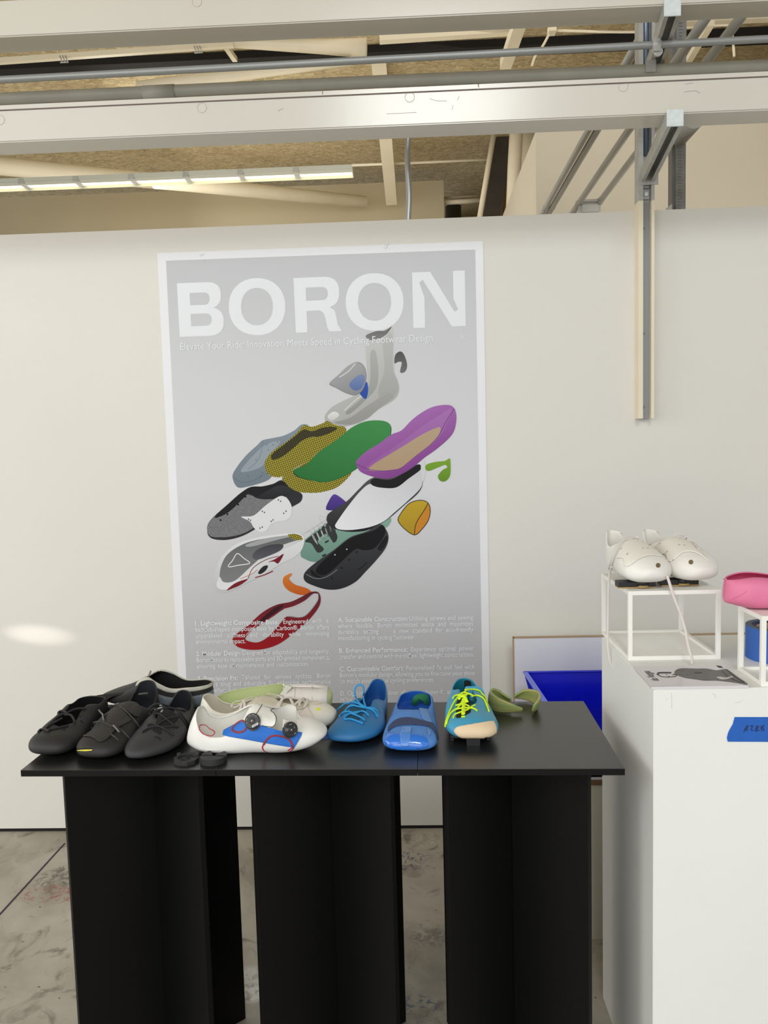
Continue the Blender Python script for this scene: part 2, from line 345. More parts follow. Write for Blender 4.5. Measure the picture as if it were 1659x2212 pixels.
t = thing('junction_box', (1.03, 4.4, 2.56), 'grey oval conduit body just above the partition top edge', 'junction box')
a = P(1273, 447, 1, 4.4); bm = bmesh.new(); add_box(bm, a.x - 0.058, a.x + 0.058, 4.37, 4.43, a.z - 0.05, a.z + 0.02)
bmesh.ops.bevel(bm, geom=[e for e in bm.edges], offset=0.015, segments=3, affect='EDGES'); link('body', bm_mesh(bm), M_pipe, t)
box('lid', a.x - 0.06, a.x + 0.064, 4.36, 4.44, a.z + 0.018, a.z + 0.03, M_pipe, t, 0.003)
# thin vertical conduit over the poster
t = thing('vertical_conduit', (0.007, 2.66, 2.0), 'thin bright vertical conduit dropping behind the partition above the poster', 'pipe')
tube('pipe', smooth_line([P(882, 235, 1, 2.75), P(882, 292, 1, 2.75), P(880, 345, 1, 2.75), P(884, 420, 1, 2.75), P(882, 475, 1, 2.75), P(882, 520, 1, 2.75)], 5), 0.0095, mat('bright_conduit', (176, 178, 176), 0.32, metal=0.7), t)
# LED strip lamp
t = thing('strip_light', (-1.4, 5.0, 3.06), 'long narrow ceiling light fitting with a lit strip, hanging left above the partition', 'lamp')
A0 = P(-400, 415, 1, 5.0); A1 = P(762, 370, 1, 5.0); zc = 0.5 * (A0.z + A1.z)
bm = bmesh.new(); x0, x1 = A0.x, A1.x
for (ya, za), (yb, zb) in (((4.955, zc + 0.016), (5.045, zc + 0.016)), ((4.955, zc + 0.016), (4.95, zc - 0.022)), ((5.045, zc + 0.016), (5.05, zc - 0.022))):
    add_prism(bm, [(x0, ya, za), (x0, yb, zb), (x0, yb, zb - 0.004), (x0, ya + 0.0005, za - 0.004)], (x1 - x0, 0, 0))
add_box(bm, x1 - 0.003, x1, 4.95, 5.05, zc - 0.02, zc + 0.016)
fixn(bm); link('housing', bm_mesh(bm), mat('lamp_housing', (214, 214, 200), 0.5), t)
M_led = emis('lamp_glow', (255, 246, 205), 2.2)
box('diffuser', x0, x1 - 0.006, 4.963, 5.037, zc - 0.012, zc - 0.005, M_led, t)
bm = bmesh.new(); add_box(bm, x0, x1, 4.944, 4.951, zc - 0.004, zc + 0.020); link('side_panel', bm_mesh(bm), mat('lamp_side', (200, 202, 188), 0.5), t)
k = 0
for px in (46, 164, 284, 402, 520, 640):
    c = P(px, 390, 1, 4.95); box('clip', c.x - 0.018, c.x + 0.018, 4.942, 5.04, zc - 0.017, zc + 0.015, M_steel, t, 0.002)
# purlins, braces and trim in the roof
def beam_between(name, pa, pb, w, h, m, parent=None):
    d = (pb - pa); s = Vector((d.y, -d.x, 0)); s = s.normalized() * w / 2 if s.length > 1e-6 else Vector((w / 2, 0, 0))
    bm = bmesh.new(); add_prism(bm, [pa - s, pa + s, pa + s + Vector((0, 0, h)), pa - s + Vector((0, 0, h))], d); fixn(bm)
    return link(name, bm_mesh(bm), m, parent)
tag(beam_between('rafter', P(846, 443, 1, 7.35), P(812, 70, 1, 5.2), 0.10, 0.14, M_cream), 'cream steel rafter running back above the vertical conduit', 'beam')
o = tag(tube('tapered_brace', [P(-60, 352, 1, 6.2), P(0, 359, 1, 6.25), P(400, 397, 1, 6.8), P(790, 437, 1, 7.35)], 0.075, M_cream, None, 20, 0.055), 'long cream tubular brace slanting behind the strip light', 'brace')
tag(tube('upper_brace', [P(380, 78, 1, 5.0), P(500, 92, 1, 5.0), P(700, 101, 1, 5.0), P(792, 104, 1, 5.0)], 0.015, M_cream, None, 16, 0.055), 'cream tubular brace tapering right between the box beams', 'brace')
tag(tube('upper_brace', [P(300, 192, 1, 5.0), P(430, 172, 1, 5.0), P(620, 150, 1, 5.0), P(760, 134, 1, 5.0)], 0.045, M_cream, None, 16, 0.02), 'cream tubular brace rising to the right below the other brace', 'brace')
tag(beam_between('ceiling_rail', P(-200, 152, 1, 4.9), P(505, 102, 1, 4.9), 0.03, 0.03, M_cream), 'narrow cream rail with wire clips at the upper left', 'rail')
tag(beam_between('rail_strut', P(487, 104, 1, 4.9), P(508, 134, 1, 5.2), 0.03, 0.03, M_cream), 'short cream strut hanging from the narrow ceiling rail', 'strut')
for px, py in ((138, 128), (428, 107)):
    bm = bmesh.new()
    for dx in (-6, 0, 6):
        add_tube(bm, [P(px + dx - 3, py - 8, 1, 4.86), P(px + dx + 3, py + 7, 1, 4.86)], 0.004, 6)
    add_tube(bm, [P(px - 8, py + 7, 1, 4.86), P(px + 8, py + 6, 1, 4.86)], 0.004, 6); fixn(bm)
    tag(link('wire_clip', bm_mesh(bm), M_steel), 'bent wire clip on the narrow ceiling rail, ' + ('left one' if px < 200 else 'right one'), 'clip', 'wire clips')
# cross conduits
tag(tube('cross_conduit', [P(760, 357, 1, 6.9), P(1055, 345, 1, 6.9)], 0.011, M_cream), 'thin cream conduit running right from the strip light across the ceiling', 'pipe')
tag(tube('cross_conduit', [P(950, 438, 1, 7.6), P(1040, 433, 1, 7.6)], 0.022, M_cream), 'short cream pipe in the dark recess beside the back wall', 'pipe')
tag(tube('guard_rail', [P(950, 428, 1, 7.65), P(1045, 423, 1, 7.65)], 0.011, M_beige), 'thin rail in the dark recess beside the back wall', 'rail')
tag(tube('round_duct', [Vector((P(979, 446, 1, 8.6).x, 8.6, 0)), P(979, 446, 1, 8.6)], 0.085, mat('duct_dark', (72, 70, 62), 0.5)), 'dark round duct in the recess beside the back wall', 'duct')
tag(tube('slanted_pipe', [P(1068, 281, 1, 6.8), P(1036, 470, 1, 6.8)], 0.022, M_cream), 'cream pipe slanting down along the dark steel plate', 'pipe')
bm = bmesh.new(); add_prism(bm, [P(1076, 270, 1, 6.9), P(1101, 270, 1, 6.9), P(1096, 380, 1, 6.9), P(1079, 480, 1, 6.9), P(1043, 480, 1, 6.9), P(1058, 385, 1, 6.9)], (0, 0.12, 0)); fixn(bm)
tag(link('steel_plate', bm_mesh(bm), M_darksteel), 'dark rusty steel plate slanting behind the partition', 'plate')
bm = bmesh.new(); add_prism(bm, [P(1096, 370, 1, 7.05), P(1104, 370, 1, 7.05), P(1095, 560, 1, 7.05), P(1070, 560, 1, 7.05)], (0, 0.1, 0)); fixn(bm)
tag(link('timber_edge', bm_mesh(bm), mat('timber', (150, 112, 62), 0.7, var=0.3, vscale=20)), 'thin brown timber edge beside the dark steel plate', 'timber')
tag(tube('round_column', [P(1117, 250, 1, 6.6), P(1111, 360, 1, 6.6), P(1106, 490, 1, 6.6)], 0.055, M_cream), 'cream round column left of the white room block', 'column')
tag(tube('tapered_column', [P(1141, 250, 1, 6.9), P(1143, 350, 1, 6.9), P(1146, 480, 1, 6.9)], 0.085, M_cream), 'wide warm lit cream column behind the round column', 'column')
tag(beam_between('top_brace', P(1126, 50, 1, 4.6), P(1092, 150, 1, 5.2), 0.07, 0.06, M_cream), 'cream brace between the box beams, left of the strut channel', 'brace')
tag(beam_between('roof_strut', P(1536, 56, 1, 4.3), P(1484, 142, 1, 4.9), 0.035, 0.03, M_cream), 'cream strut between the box beams at the upper right', 'strut')
tag(tube('ceiling_cable', smooth_line([P(1200, 66, 1, 4.6), P(1370, 69, 1, 4.6), P(1480, 60, 1, 4.6), P(1570, 54, 1, 4.6), P(1580, 62, 1, 4.6), P(1586, 122, 1, 4.6)], 6), 0.007, M_cream), 'thin cream cable looping under the ceiling at the upper right', 'cable')
box('cable_box', P(1183, 0, 1, 4.6).x, P(1199, 0, 1, 4.6).x, 4.56, 4.62, P(1190, 74, 1, 4.6).z, P(1190, 58, 1, 4.6).z, M_cream); tag(bpy.data.objects['cable_box'], 'small cream electrical box where the ceiling cable starts', 'junction box')
tag(tube('cable_drop', smooth_line([P(1188, 70, 1, 4.6), P(1172, 100, 1, 4.6), P(1156, 122, 1, 4.6), P(1149, 142, 1, 4.6)], 5), 0.007, M_cream), 'thin cream cable dropping from the small electrical box', 'cable')
tag(beam_between('ceiling_rail', P(820, 92, 1, 4.9), P(1126, 72, 1, 4.9), 0.05, 0.05, M_cream), 'cream ceiling rail directly under the upper box beam, right of the poster', 'rail')
tag(beam_between('ceiling_rail', P(1478, 52, 1, 4.8), P(1800, 38, 1, 4.8), 0.05, 0.05, M_cream), 'cream ceiling rail at the upper right corner', 'rail')

# ------------------------------------------------------------------ black display pedestals
TR = -0.0194; TX, TY, TZ = -0.7546, 1.3977, 0.7319; BS = 0.375
def tw(x, y, z=0): return Vector((TX + math.cos(TR) * x - math.sin(TR) * y, TY + math.sin(TR) * x + math.cos(TR) * y, z))
def rbox(bm, cx, cy, ang, hx, hy, z0, z1):
    c, s = math.cos(ang), math.sin(ang)
    q = [tw(cx + c * u - s * v, cy + s * u + c * v, z0) for u, v in ((-hx, -hy), (hx, -hy), (hx, hy), (-hx, hy))]
    add_prism(bm, q, (0, 0, z1 - z0))
PED = ['black square display pedestal on a crossed base, left one under the black shoes', 'black square display pedestal on a crossed base, middle one under the white shoes', 'black square display pedestal on a crossed base, right one nearest the white plinth']
for k in range(3):
    c = tw((k + .5) * BS, BS / 2); t = thing('display_pedestal', (c.x, c.y, 0), PED[k], 'pedestal', 'black display pedestals', TR)
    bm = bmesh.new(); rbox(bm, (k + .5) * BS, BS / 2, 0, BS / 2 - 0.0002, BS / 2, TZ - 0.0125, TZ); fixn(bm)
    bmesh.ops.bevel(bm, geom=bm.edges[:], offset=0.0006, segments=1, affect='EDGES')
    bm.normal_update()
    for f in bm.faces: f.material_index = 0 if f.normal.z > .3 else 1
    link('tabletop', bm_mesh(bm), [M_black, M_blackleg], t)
    a_, b_ = 0.1366, 0.1247; ln = math.hypot(a_, b_); an = math.atan2(b_, a_); hw = 0.0062; zt = TZ - 0.0127
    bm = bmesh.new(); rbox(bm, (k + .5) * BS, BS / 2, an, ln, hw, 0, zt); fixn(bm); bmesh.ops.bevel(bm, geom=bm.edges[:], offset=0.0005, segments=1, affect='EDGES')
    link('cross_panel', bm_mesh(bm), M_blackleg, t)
    bm = bmesh.new(); an2 = -an
    for sgn in (-1, 1):
        mid = (ln + hw * 1.1) / 2 * sgn; rbox(bm, (k + .5) * BS + math.cos(an2) * mid, BS / 2 + math.sin(an2) * mid, an2, (ln - hw * 1.1) / 2, hw, 0, zt)
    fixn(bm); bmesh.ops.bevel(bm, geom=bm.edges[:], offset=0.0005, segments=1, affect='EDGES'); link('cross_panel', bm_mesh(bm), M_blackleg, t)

# ------------------------------------------------------------------ white plinth and things on it
PZ = 0.875
pl = thing('plinth', (0.8, 1.58, 0), 'large white painted display plinth at the right edge', 'plinth')
bm = bmesh.new(); add_box(bm, 0.4235, 1.25, 1.385, 1.771, 0, PZ); bmesh.ops.bevel(bm, geom=bm.edges[:], offset=0.0012, segments=2, affect='EDGES'); link('body', bm_mesh(bm), M_white, pl)
for l in (((1588, 1518), (1600, 1515), (1604, 1512)), ((1538, 1498), (1545, 1502), (1543, 1508)), ((1450, 1497), (1451, 1530)), ((1441, 1508), (1437, 1512))):
    bm = bmesh.new(); add_tube(bm, smooth_line([P(x, y, 1, 1.3846) for x, y in l], 3), 0.0004, 5); fixn(bm); link('paint_crack', bm_mesh(bm), mat('crack_grey', (216, 217, 212), 0.8), pl)
# blue tape label
lt = thing('tape_label', (0.6, 1.384, 0.8), 'torn blue masking tape label with handwriting on the white plinth front', 'tape label')
pts = [(1572, 1602), (1570, 1594), (1573, 1582), (1577, 1574), (1583, 1564), (1585, 1556), (1587, 1549), (1800, 1549), (1800, 1603)]
bm = bmesh.new(); add_prism(bm, [P(x, y, 1, 1.3845) for x, y in pts], (0, -0.0005, 0)); fixn(bm); link('tape', bm_mesh(bm), mat('painters_tape', (30, 98, 190), 0.7, bump=0.3, bscale=600, var=0.08, vscale=60), lt)
bm = bmesh.new()
def hand(lines):
    for l in lines: add_tube(bm, smooth_line([P(x, y, 1, 1.3838) for x, y in l], 3), 0.0006, 6)
hand([((1607, 1582), (1609, 1575), (1615, 1567), (1613, 1579)), ((1608, 1577), (1614, 1574)), ((1620, 1569), (1626, 1568), (1622, 1577), (1628, 1578)), ((1634, 1568), (1632, 1580)), ((1634, 1568), (1639, 1570), (1634, 1574), (1639, 1577), (1632, 1580)), ((1644, 1569), (1645, 1578), (1651, 1577)), ((1644, 1569), (1652, 1567)), ((1645, 1573), (1650, 1572)), ((1647, 1569), (1650, 1577))])
fixn(bm); link('handwriting', bm_mesh(bm), mat('pen_ink', (40, 22, 40), 0.6), lt)

def stand(label, x0, x1, y0, y1, z0, z1, w=0.0085):
    t = thing('riser_stand', ((x0 + x1) / 2, (y0 + y1) / 2, z0), label, 'stand', 'white riser stands')
    def bar(*a): return link('frame_bar', (lambda bm: (add_box(bm, *a), bmesh.ops.bevel(bm, geom=bm.edges[:], offset=0.0004, segments=1, affect='EDGES'), bm_mesh(bm))[2])(bmesh.new()), M_frame, t)
    for xa in (x0, x1 - w):
        for ya in (y0, y1 - w): bar(xa, xa + w, ya, ya + w, z0, z1)
    for za in (z0, z1 - w):
        for ya in (y0, y1 - w): bar(x0 + w, x1 - w, ya, ya + w, za, za + w)
        for xa in (x0, x1 - w): bar(xa, xa + w, y0 + w, y1 - w, za, za + w)
    bm = bmesh.new(); add_box(bm, x0 + w, x1 - w, y0 + w, y1 - w, z1 - 0.0035, z1 - 0.0005); link('top_panel', bm_mesh(bm), M_frame, t)
    bm = bmesh.new(); add_box(bm, x0 + w, x1 - w, y0 + w, y1 - w, z0 + 0.0005, z0 + 0.003); link('bottom_panel', bm_mesh(bm), M_frame, t)
    return t
S1Z = 1.018; S2Z = 1.0035
stand('open white frame riser carrying the pair of white cycling shoes', 0.430, 0.6155, 1.573, 1.80, PZ, S1Z)
stand('open white frame riser carrying the pink shoe shell', 0.6165, 0.80, 1.392, 1.495, PZ, S2Z)

# magazine
mg = thing('magazine', (0.5, 1.45, PZ), 'plastic wrapped magazine with a dark clothed person on its cover, lying on the plinth', 'magazine')
MZ = PZ + 0.0045
mc = [P(1369, 1440, 2, MZ), P(1407, 1484, 2, MZ), P(1617, 1481, 2, MZ), P(1563, 1437, 2, MZ)]
bm = bmesh.new(); add_prism(bm, [Vector((p.x, p.y, PZ + 0.0003)) for p in mc], (0, 0, 0.0042)); fixn(bm); link('pages', bm_mesh(bm), mat('magazine_paper', (222, 218, 222), 0.25, coat=0.5, bump=0.3, bscale=30), mg)
def mpoly(pts, z, m, nm, sm=True):
    q = smooth_line([P(1350 + x / 5.72, 1420 + y / 5.72, 2, z) for x, y in pts], 4, True) if sm else [P(1350 + x / 5.72, 1420 + y / 5.72, 2, z) for x, y in pts]
    bm = bmesh.new(); f = bm.faces.new([bm.verts.new(p) for p in q]); bmesh.ops.triangulate(bm, faces=[f]); fixn(bm)
    if bm.faces and sum((f.normal.z * f.calc_area() for f in bm.faces)) < 0: bmesh.ops.reverse_faces(bm, faces=bm.faces)
    return link(nm, bm_mesh(bm), m, mg)
ink = mat('cover_ink', (92, 88, 88), 0.35, var=0.3, vscale=60); ink2 = mat('cover_dark_ink', (48, 44, 46), 0.35)
mpoly([(610, 185), (640, 150), (720, 133), (880, 138), (1010, 138), (1130, 158), (1240, 142), (1290, 165), (1380, 230), (1520, 332), (1400, 318), (1280, 300), (1120, 285), (980, 285), (860, 268), (760, 255), (690, 235), (640, 215)], MZ + 0.0004, ink, 'printed_figure')
mpoly([(855, 183), (900, 174), (952, 184), (925, 192), (880, 192)], MZ + 0.0008, ink2, 'printed_emblem')
mpoly([(1130, 245), (1180, 238), (1250, 250), (1300, 232), (1340, 238), (1290, 262), (1210, 275), (1160, 262)], MZ + 0.0008, mat('cover_light_ink', (205, 200, 200), 0.4), 'printed_hands')
def mline(l, r=0.0011):
    bm = bmesh.new(); add_tube(bm, smooth_line([P(1350 + x / 5.72, 1420 + y / 5.72, 2, MZ + 0.0005) for x, y in l], 4), r, 6); fixn(bm); link('printed_line', bm_mesh(bm), ink2, mg)
mline([(410, 215), (402, 205), (420, 192), (490, 190), (570, 190)], 0.0016); mline([(410, 215), (450, 235), (520, 242), (600, 238), (640, 228)], 0.0006)
mline([(505, 210), (520, 211)], 0.0006); mline([(535, 236), (548, 234)], 0.0006); mline([(590, 215), (610, 208), (640, 218)], 0.0007)
mline([(1260, 150), (1350, 230), (1470, 310)], 0.001); mline([(1200, 165), (1300, 250), (1440, 315)], 0.0007)
for x in range(4): mline([(1130 + x * 16, 100 + x * 2), (1160 + x * 16, 122 + x * 2)], 0.0006)

# tape roll
rl = thing('tape_roll', (0.733, 1.578, PZ), 'roll of blue masking tape standing behind the second riser', 'tape roll')
def ring(name, c, ro, ri, z0, z1, m, parent, n=48):
    bm = bmesh.new(); R = []
    for r_, z_ in ((ro, z0), (ro, z1), (ri, z1), (ri, z0)): R.append([bm.verts.new((c[0] + r_ * math.cos(2 * PI * k / n), c[1] + r_ * math.sin(2 * PI * k / n), z_)) for k in range(n)])
    for i in range(4):
        for k in range(n): bm.faces.new((R[i][k], R[i][(k + 1) % n], R[(i + 1) % 4][(k + 1) % n], R[(i + 1) % 4][k]))
    fixn(bm); return link(name, bm_mesh(bm), m, parent)
ring('tape', (0.733, 1.578), 0.062, 0.05, PZ, PZ + 0.066, mat('roll_blue', (50, 104, 190), 0.6, var=0.06), rl)
ring('tape_edge', (0.733, 1.578), 0.0618, 0.0502, PZ + 0.066, PZ + 0.0665, mat('roll_side', (96, 112, 130), 0.7), rl)
ring('core', (0.733, 1.578), 0.05, 0.043, PZ, PZ + 0.065, mat('roll_core', (40, 52, 92), 0.7), rl)
ring('core_label', (0.733, 1.578), 0.0432, 0.0425, PZ + 0.04, PZ + 0.062, mat('roll_label', (214, 204, 188), 0.7), rl)

# white board, plywood platform and blue bin behind
bo = thing('leaning_board', (0.9, 2.52, 0.44), 'white panel with a plywood edge standing against the partition behind the blue bin', 'board')
box('panel', 0.314, 1.6, 2.49, 2.502, 0.442, 0.693, M_board, bo); box('top_edge', 0.312, 1.6, 2.489, 2.503, 0.693, 0.697, mat('ply_line', (176, 150, 118), 0.6), bo); box('side_edge', 0.310, 0.314, 2.489, 2.503, 0.442, 0.697, mat('ply_line', (176, 150, 118), 0.6), bo)
pf = thing('plywood_platform', (0.9, 2.25, 0), 'low white cabinet with a layered plywood top edge between the black pedestal and the plinth', 'cabinet')
box('body', 0.40, 1.5, 1.99, 2.52, 0.0, 0.427, mat('cabinet_white', (212, 208, 190), 0.6, var=0.03), pf)
bm = bmesh.new()
z = 0.427
for k in range(7): add_box(bm, 0.395, 1.5, 1.985 + 0.0003 * (k % 2), 2.52, z, z + 0.0021, k % 2); z += 0.0021
link('plywood_edge', bm_mesh(bm), [mat('ply_dark', (74, 44, 26), 0.6), mat('ply_light', (170, 140, 92), 0.6)], pf)
box('top_sheet', 0.395, 1.5, 1.985, 2.52, z, z + 0.0006, M_board, pf)
bb = thing('blue_bin', (0.55, 2.3, 0.443), 'glossy blue plastic bin standing in front of the white panel', 'bin')
bz0 = 0.4428; bz1 = 0.63
def rect(x0, x1, y0, y1, z): return [Vector((x0, y0, z)), Vector((x1, y0, z)), Vector((x1, y1, z)), Vector((x0, y1, z))]
bm = bmesh.new(); th = 0.005
back = [Vector((0.322, 2.33, bz1)), Vector((1.0, 2.33, bz1)), Vector((1.0, 2.33, bz0)), Vector((0.37, 2.33, bz0))]
add_prism(bm, back, (0, th, 0))
f0 = [Vector((0.40, 2.0, bz0)), Vector((1.0, 2.0, bz0)), Vector((1.0, 2.33, bz0)), Vector((0.40, 2.33, bz0))]; add_prism(bm, f0, (0, 0, th))
add_prism(bm, [Vector((0.322, 2.33, bz1)), Vector((0.40, 2.33, bz0)), Vector((0.40, 2.0, bz0)), Vector((0.40, 2.0, bz0 + 0.05)), Vector((0.385, 2.04, bz0 + 0.1))], (0.004, 0, 0))
add_prism(bm, [Vector((0.40, 2.0, bz0)), Vector((1.0, 2.0, bz0)), Vector((1.0, 2.0, bz0 + 0.05)), Vector((0.40, 2.0, bz0 + 0.05))], (0, th, 0))
fixn(bm); link('body', bm_mesh(bm), M_blueplastic, bb)
tube('rim', [Vector((0.322, 2.325, bz1)), Vector((1.0, 2.325, bz1))], 0.0035, mat('bin_rim', (30, 40, 200), 0.2), bb, 8)
bm = bmesh.new(); add_prism(bm, [Vector((0.318, 2.325, bz1)), Vector((0.332, 2.325, bz1)), Vector((0.395, 2.06, bz0 + 0.11)), Vector((0.383, 2.06, bz0 + 0.10))], (0, 0, 0.003)); fixn(bm); link('side_flange', bm_mesh(bm), M_blueedge, bb)
bm = bmesh.new()
for x in (0.452, 0.461): add_box(bm, x, x + 0.0015, 2.327, 2.33, bz0 + 0.01, bz0 + 0.11)
link('rib', bm_mesh(bm), mat('bin_rib', (40, 60, 205), 0.2), bb)

# ------------------------------------------------------------------ poster
PY = 2.5985
po = thing('poster', (-0.29, 2.599, 0.40), 'large grey poster titled with big white letters, taped to the partition', 'poster')
bm = bmesh.new(); add_box(bm, -0.8255, 0.2445, PY, PY + 0.001, 0.395, 1.979); link('paper', bm_mesh(bm), mat('poster_paper', (232, 233, 236), 0.45, var=0.01), po)
m = bpy.data.materials.new('poster_print'); m.use_nodes = True; N, L = nodes(m); b = N['Principled BSDF']; b.inputs['Specular IOR Level'].default_value = 0.15; b.inputs['Roughness'].default_value = 0.42
tc = N.new('ShaderNodeTexCoord'); sx = N.new('ShaderNodeSeparateXYZ'); L.new(tc.outputs['Object'], sx.inputs[0])
mr = N.new('ShaderNodeMapRange'); mr.inputs[1].default_value = 0.03; mr.inputs[2].default_value = 1.56; L.new(sx.outputs['Z'], mr.inputs[0])
col = ramp(mr.outputs[0], [(0.0, lin((186, 186, 188))), (0.18, lin((190, 190, 192))), (0.3, lin((198, 198, 200))), (0.5, lin((214, 214, 217))), (0.72, lin((208, 209, 212))), (1.0, lin((196, 198, 200)))])
L.new(col, b.inputs['Base Color'])
bm = bmesh.new(); add_box(bm, -0.798, 0.2185, PY - 0.0004, PY, 0.42, 1.9535); link('printed_background', bm_mesh(bm), m, po)
LY = PY - 0.0008
M_title = mat('title_ink', (232, 235, 238), 0.5, spec=0.15)
def f3(x, y): return (340 + x / 2.304, 520 + y / 2.304)
def f4(x, y): return (420 + x / 2.592, 860 + y / 2.592)
def f5(x, y): return (380 + x / 2.44, 1300 + y / 2.44)
def fill(outer, holes=(), y=LY, bm=None, mi=0, col=None, layer=None):
    """flat printed shape on the poster plane from outlines (world xz)"""
    pts = []; edges = []
    for lp in [outer] + list(holes):
        s0 = len(pts); pts += [Vector((p.x, p.z)) for p in lp]; n_ = len(lp); edges += [(s0 + i, s0 + (i + 1) % n_) for i in range(n_)]
    v, e, f, *_ = geometry.delaunay_2d_cdt(pts, edges, [], 1 if not holes else 2, 1e-6)
    if holes:
        hb = [[Vector((p.x, p.z)) for p in h] for h in holes]
        def inside(c, poly):
            r_ = False; j = len(poly) - 1
            for i in range(len(poly)):
                if ((poly[i].y > c.y) != (poly[j].y > c.y)) and (c.x < (poly[j].x - poly[i].x) * (c.y - poly[i].y) / (poly[j].y - poly[i].y) + poly[i].x): r_ = not r_
                j = i
            return r_
        op = [Vector((p.x, p.z)) for p in outer]
        g = []
        for q in f:
            c = sum((v[i] for i in q), Vector((0, 0))) / len(q)
            if inside(c, op) and not any(inside(c, h) for h in hb): g.append(q)
        f = g
    vs = [bm.verts.new((p.x, y, p.y)) for p in v]
    for q in f:
        try: fc = bm.faces.new([vs[i] for i in q])
        except ValueError: continue
        if fc.normal.y > 0 or True:
            fc.normal_update()
            if fc.normal.y > 0: fc.normal_flip()
        fc.material_index = mi
        if layer is not None:
            for lp in fc.loops: lp[layer] = col(lp.vert.co)
def PX(l, fn): return [P(*fn(x, y), 1, LY) for x, y in l]
# title letters in a unit box mapped to four corners
def quadmap(tl, tr, br, bl):
    q = [Vector(c) for c in (tl, tr, br, bl)]
    return lambda u, v: tuple((q[0] * (1 - u) + q[1] * u) * (1 - v) + (q[3] * (1 - u) + q[2] * u) * v)
def arc(cx, cy, rx, ry, a0, a1, n=20): return [(cx + rx * math.cos(a0 + (a1 - a0) * k / n), cy + ry * math.sin(a0 + (a1 - a0) * k / n)) for k in range(n + 1)]
def sarc(cx, cy, rx, ry, a0, a1, n=20, p=0.8):
    o = []
    for k in range(n + 1):
        t = a0 + (a1 - a0) * k / n; c, s = math.cos(t), math.sin(t)
        o.append((cx + rx * math.copysign(abs(c) ** p, c), cy + ry * math.copysign(abs(s) ** p, s)))
    return o
bm = bmesh.new()
def letter(qm, outer, holes=()):
    fill([P(*f3(*qm(u, v)), 1, LY) for u, v in outer], [[P(*f3(*qm(u, v)), 1, LY) for u, v in h] for h in holes], LY, bm)
H2 = PI / 2
qB = quadmap((97, 212), (331, 203), (336, 471), (111, 479))
letter(qB, [(0, 0)] + sarc(0.62, 0.245, 0.31, 0.245, -H2, H2 * 0.75, 16) + sarc(0.62, 0.735, 0.36, 0.265, -H2 * 0.72, H2, 16) + [(0, 1)],
       [[(0.265, 0.19)] + sarc(0.56, 0.305, 0.125, 0.115, -H2, H2, 12) + [(0.265, 0.42)], [(0.265, 0.58)] + sarc(0.57, 0.695, 0.15, 0.115, -H2, H2, 12) + [(0.265, 0.81)]])
for (cx, cy, rx, ry) in ((496, 328, 141, 142), (1081, 304.5, 144, 143)):
    o = [P(*f3(x, y), 1, LY) for x, y in sarc(cx, cy, rx, ry, 0, 2 * PI, 64, 0.93)[:-1]]
    h = [P(*f3(x, y), 1, LY) for x, y in sarc(cx, cy, rx - 62, ry - 49, 0, 2 * PI, 64, 0.93)[:-1]]
    fill(o, [h], LY, bm)
qR = quadmap((677, 186), (910, 176), (916, 449), (689, 458))
letter(qR, [(0, 0)] + sarc(0.62, 0.285, 0.35, 0.285, -H2, H2 * 0.62, 16) + [(0.76, 0.56), (0.86, 0.62), (0.90, 0.74), (0.92, 0.88), (1.0, 0.985), (1.0, 1.0), (0.74, 1.0), (0.69, 0.92), (0.665, 0.78), (0.62, 0.66), (0.54, 0.61), (0.255, 0.61), (0.255, 1.0), (0, 1)],
       [[(0.255, 0.185)] + sarc(0.58, 0.305, 0.145, 0.12, -H2, H2, 12) + [(0.255, 0.425)]])
letter(quadmap((1267, 158), (1530, 148), (1535, 424), (1274, 435)), [(0, 0), (0.345, 0), (0.79, 0.735), (0.86, 0.70), (0.775, 0.50), (0.775, 0.0), (1, 0), (1, 1), (0.735, 1), (0.20, 0.14), (0.135, 0.19), (0.225, 0.45), (0.225, 1), (0, 1)])
link('title_lettering', bm_mesh(bm), M_title, po)
# printed artwork
m = bpy.data.materials.new('artwork_print'); m.use_nodes = True; N, L = nodes(m); b = N['Principled BSDF']; b.inputs['Specular IOR Level'].default_value = 0.15; b.inputs['Roughness'].default_value = 0.4
at = N.new('ShaderNodeAttribute'); at.attribute_name = 'Col'; L.new(at.outputs['Color'], b.inputs['Base Color']); M_art = m
def pattern(name, ca, cb, scale, kind):
    m = bpy.data.materials.new(name); m.use_nodes = True; N, L = nodes(m); b = N['Principled BSDF']; b.inputs['Specular IOR Level'].default_value = 0.15; b.inputs['Roughness'].default_value = 0.4
    tc = N.new('ShaderNodeTexCoord'); mp = N.new('ShaderNodeMapping'); mp.inputs['Rotation'].default_value = (0, 0.45, 0); L.new(tc.outputs['Object'], mp.inputs[0])
    if kind == 'checker':
        n = N.new('ShaderNodeTexChecker'); n.inputs['Scale'].default_value = scale; n.inputs['Color1'].default_value = lin(ca); n.inputs['Color2'].default_value = lin(cb); mp.inputs['Location'].default_value = (0, 0.5 / scale, 0)
        L.new(mp.outputs[0], n.inputs[0]); L.new(n.outputs[0], b.inputs['Base Color'])
    else:
        n = N.new('ShaderNodeTexNoise'); n.inputs['Scale'].default_value = scale; n.inputs['Detail'].default_value = 2; L.new(mp.outputs[0], n.inputs[0])
        r = N.new('ShaderNodeValToRGB'); r.color_ramp.elements[0].position = 0.4; r.color_ramp.elements[1].position = 0.6
        r.color_ramp.elements[0].color = lin(ca); r.color_ramp.elements[1].color = lin(cb); L.new(n.outputs[0], r.inputs[0]); L.new(r.outputs[0], b.inputs['Base Color'])
    return m
M_check = pattern('woven_print', (190, 176, 50), (36, 34, 18), 240, 'checker'); M_speck = pattern('speckle_print', (92, 92, 96), (138, 138, 140), 900, 'noise'); M_check2 = pattern('woven_dark_print', (74, 68, 30), (26, 25, 18), 240, 'checker')
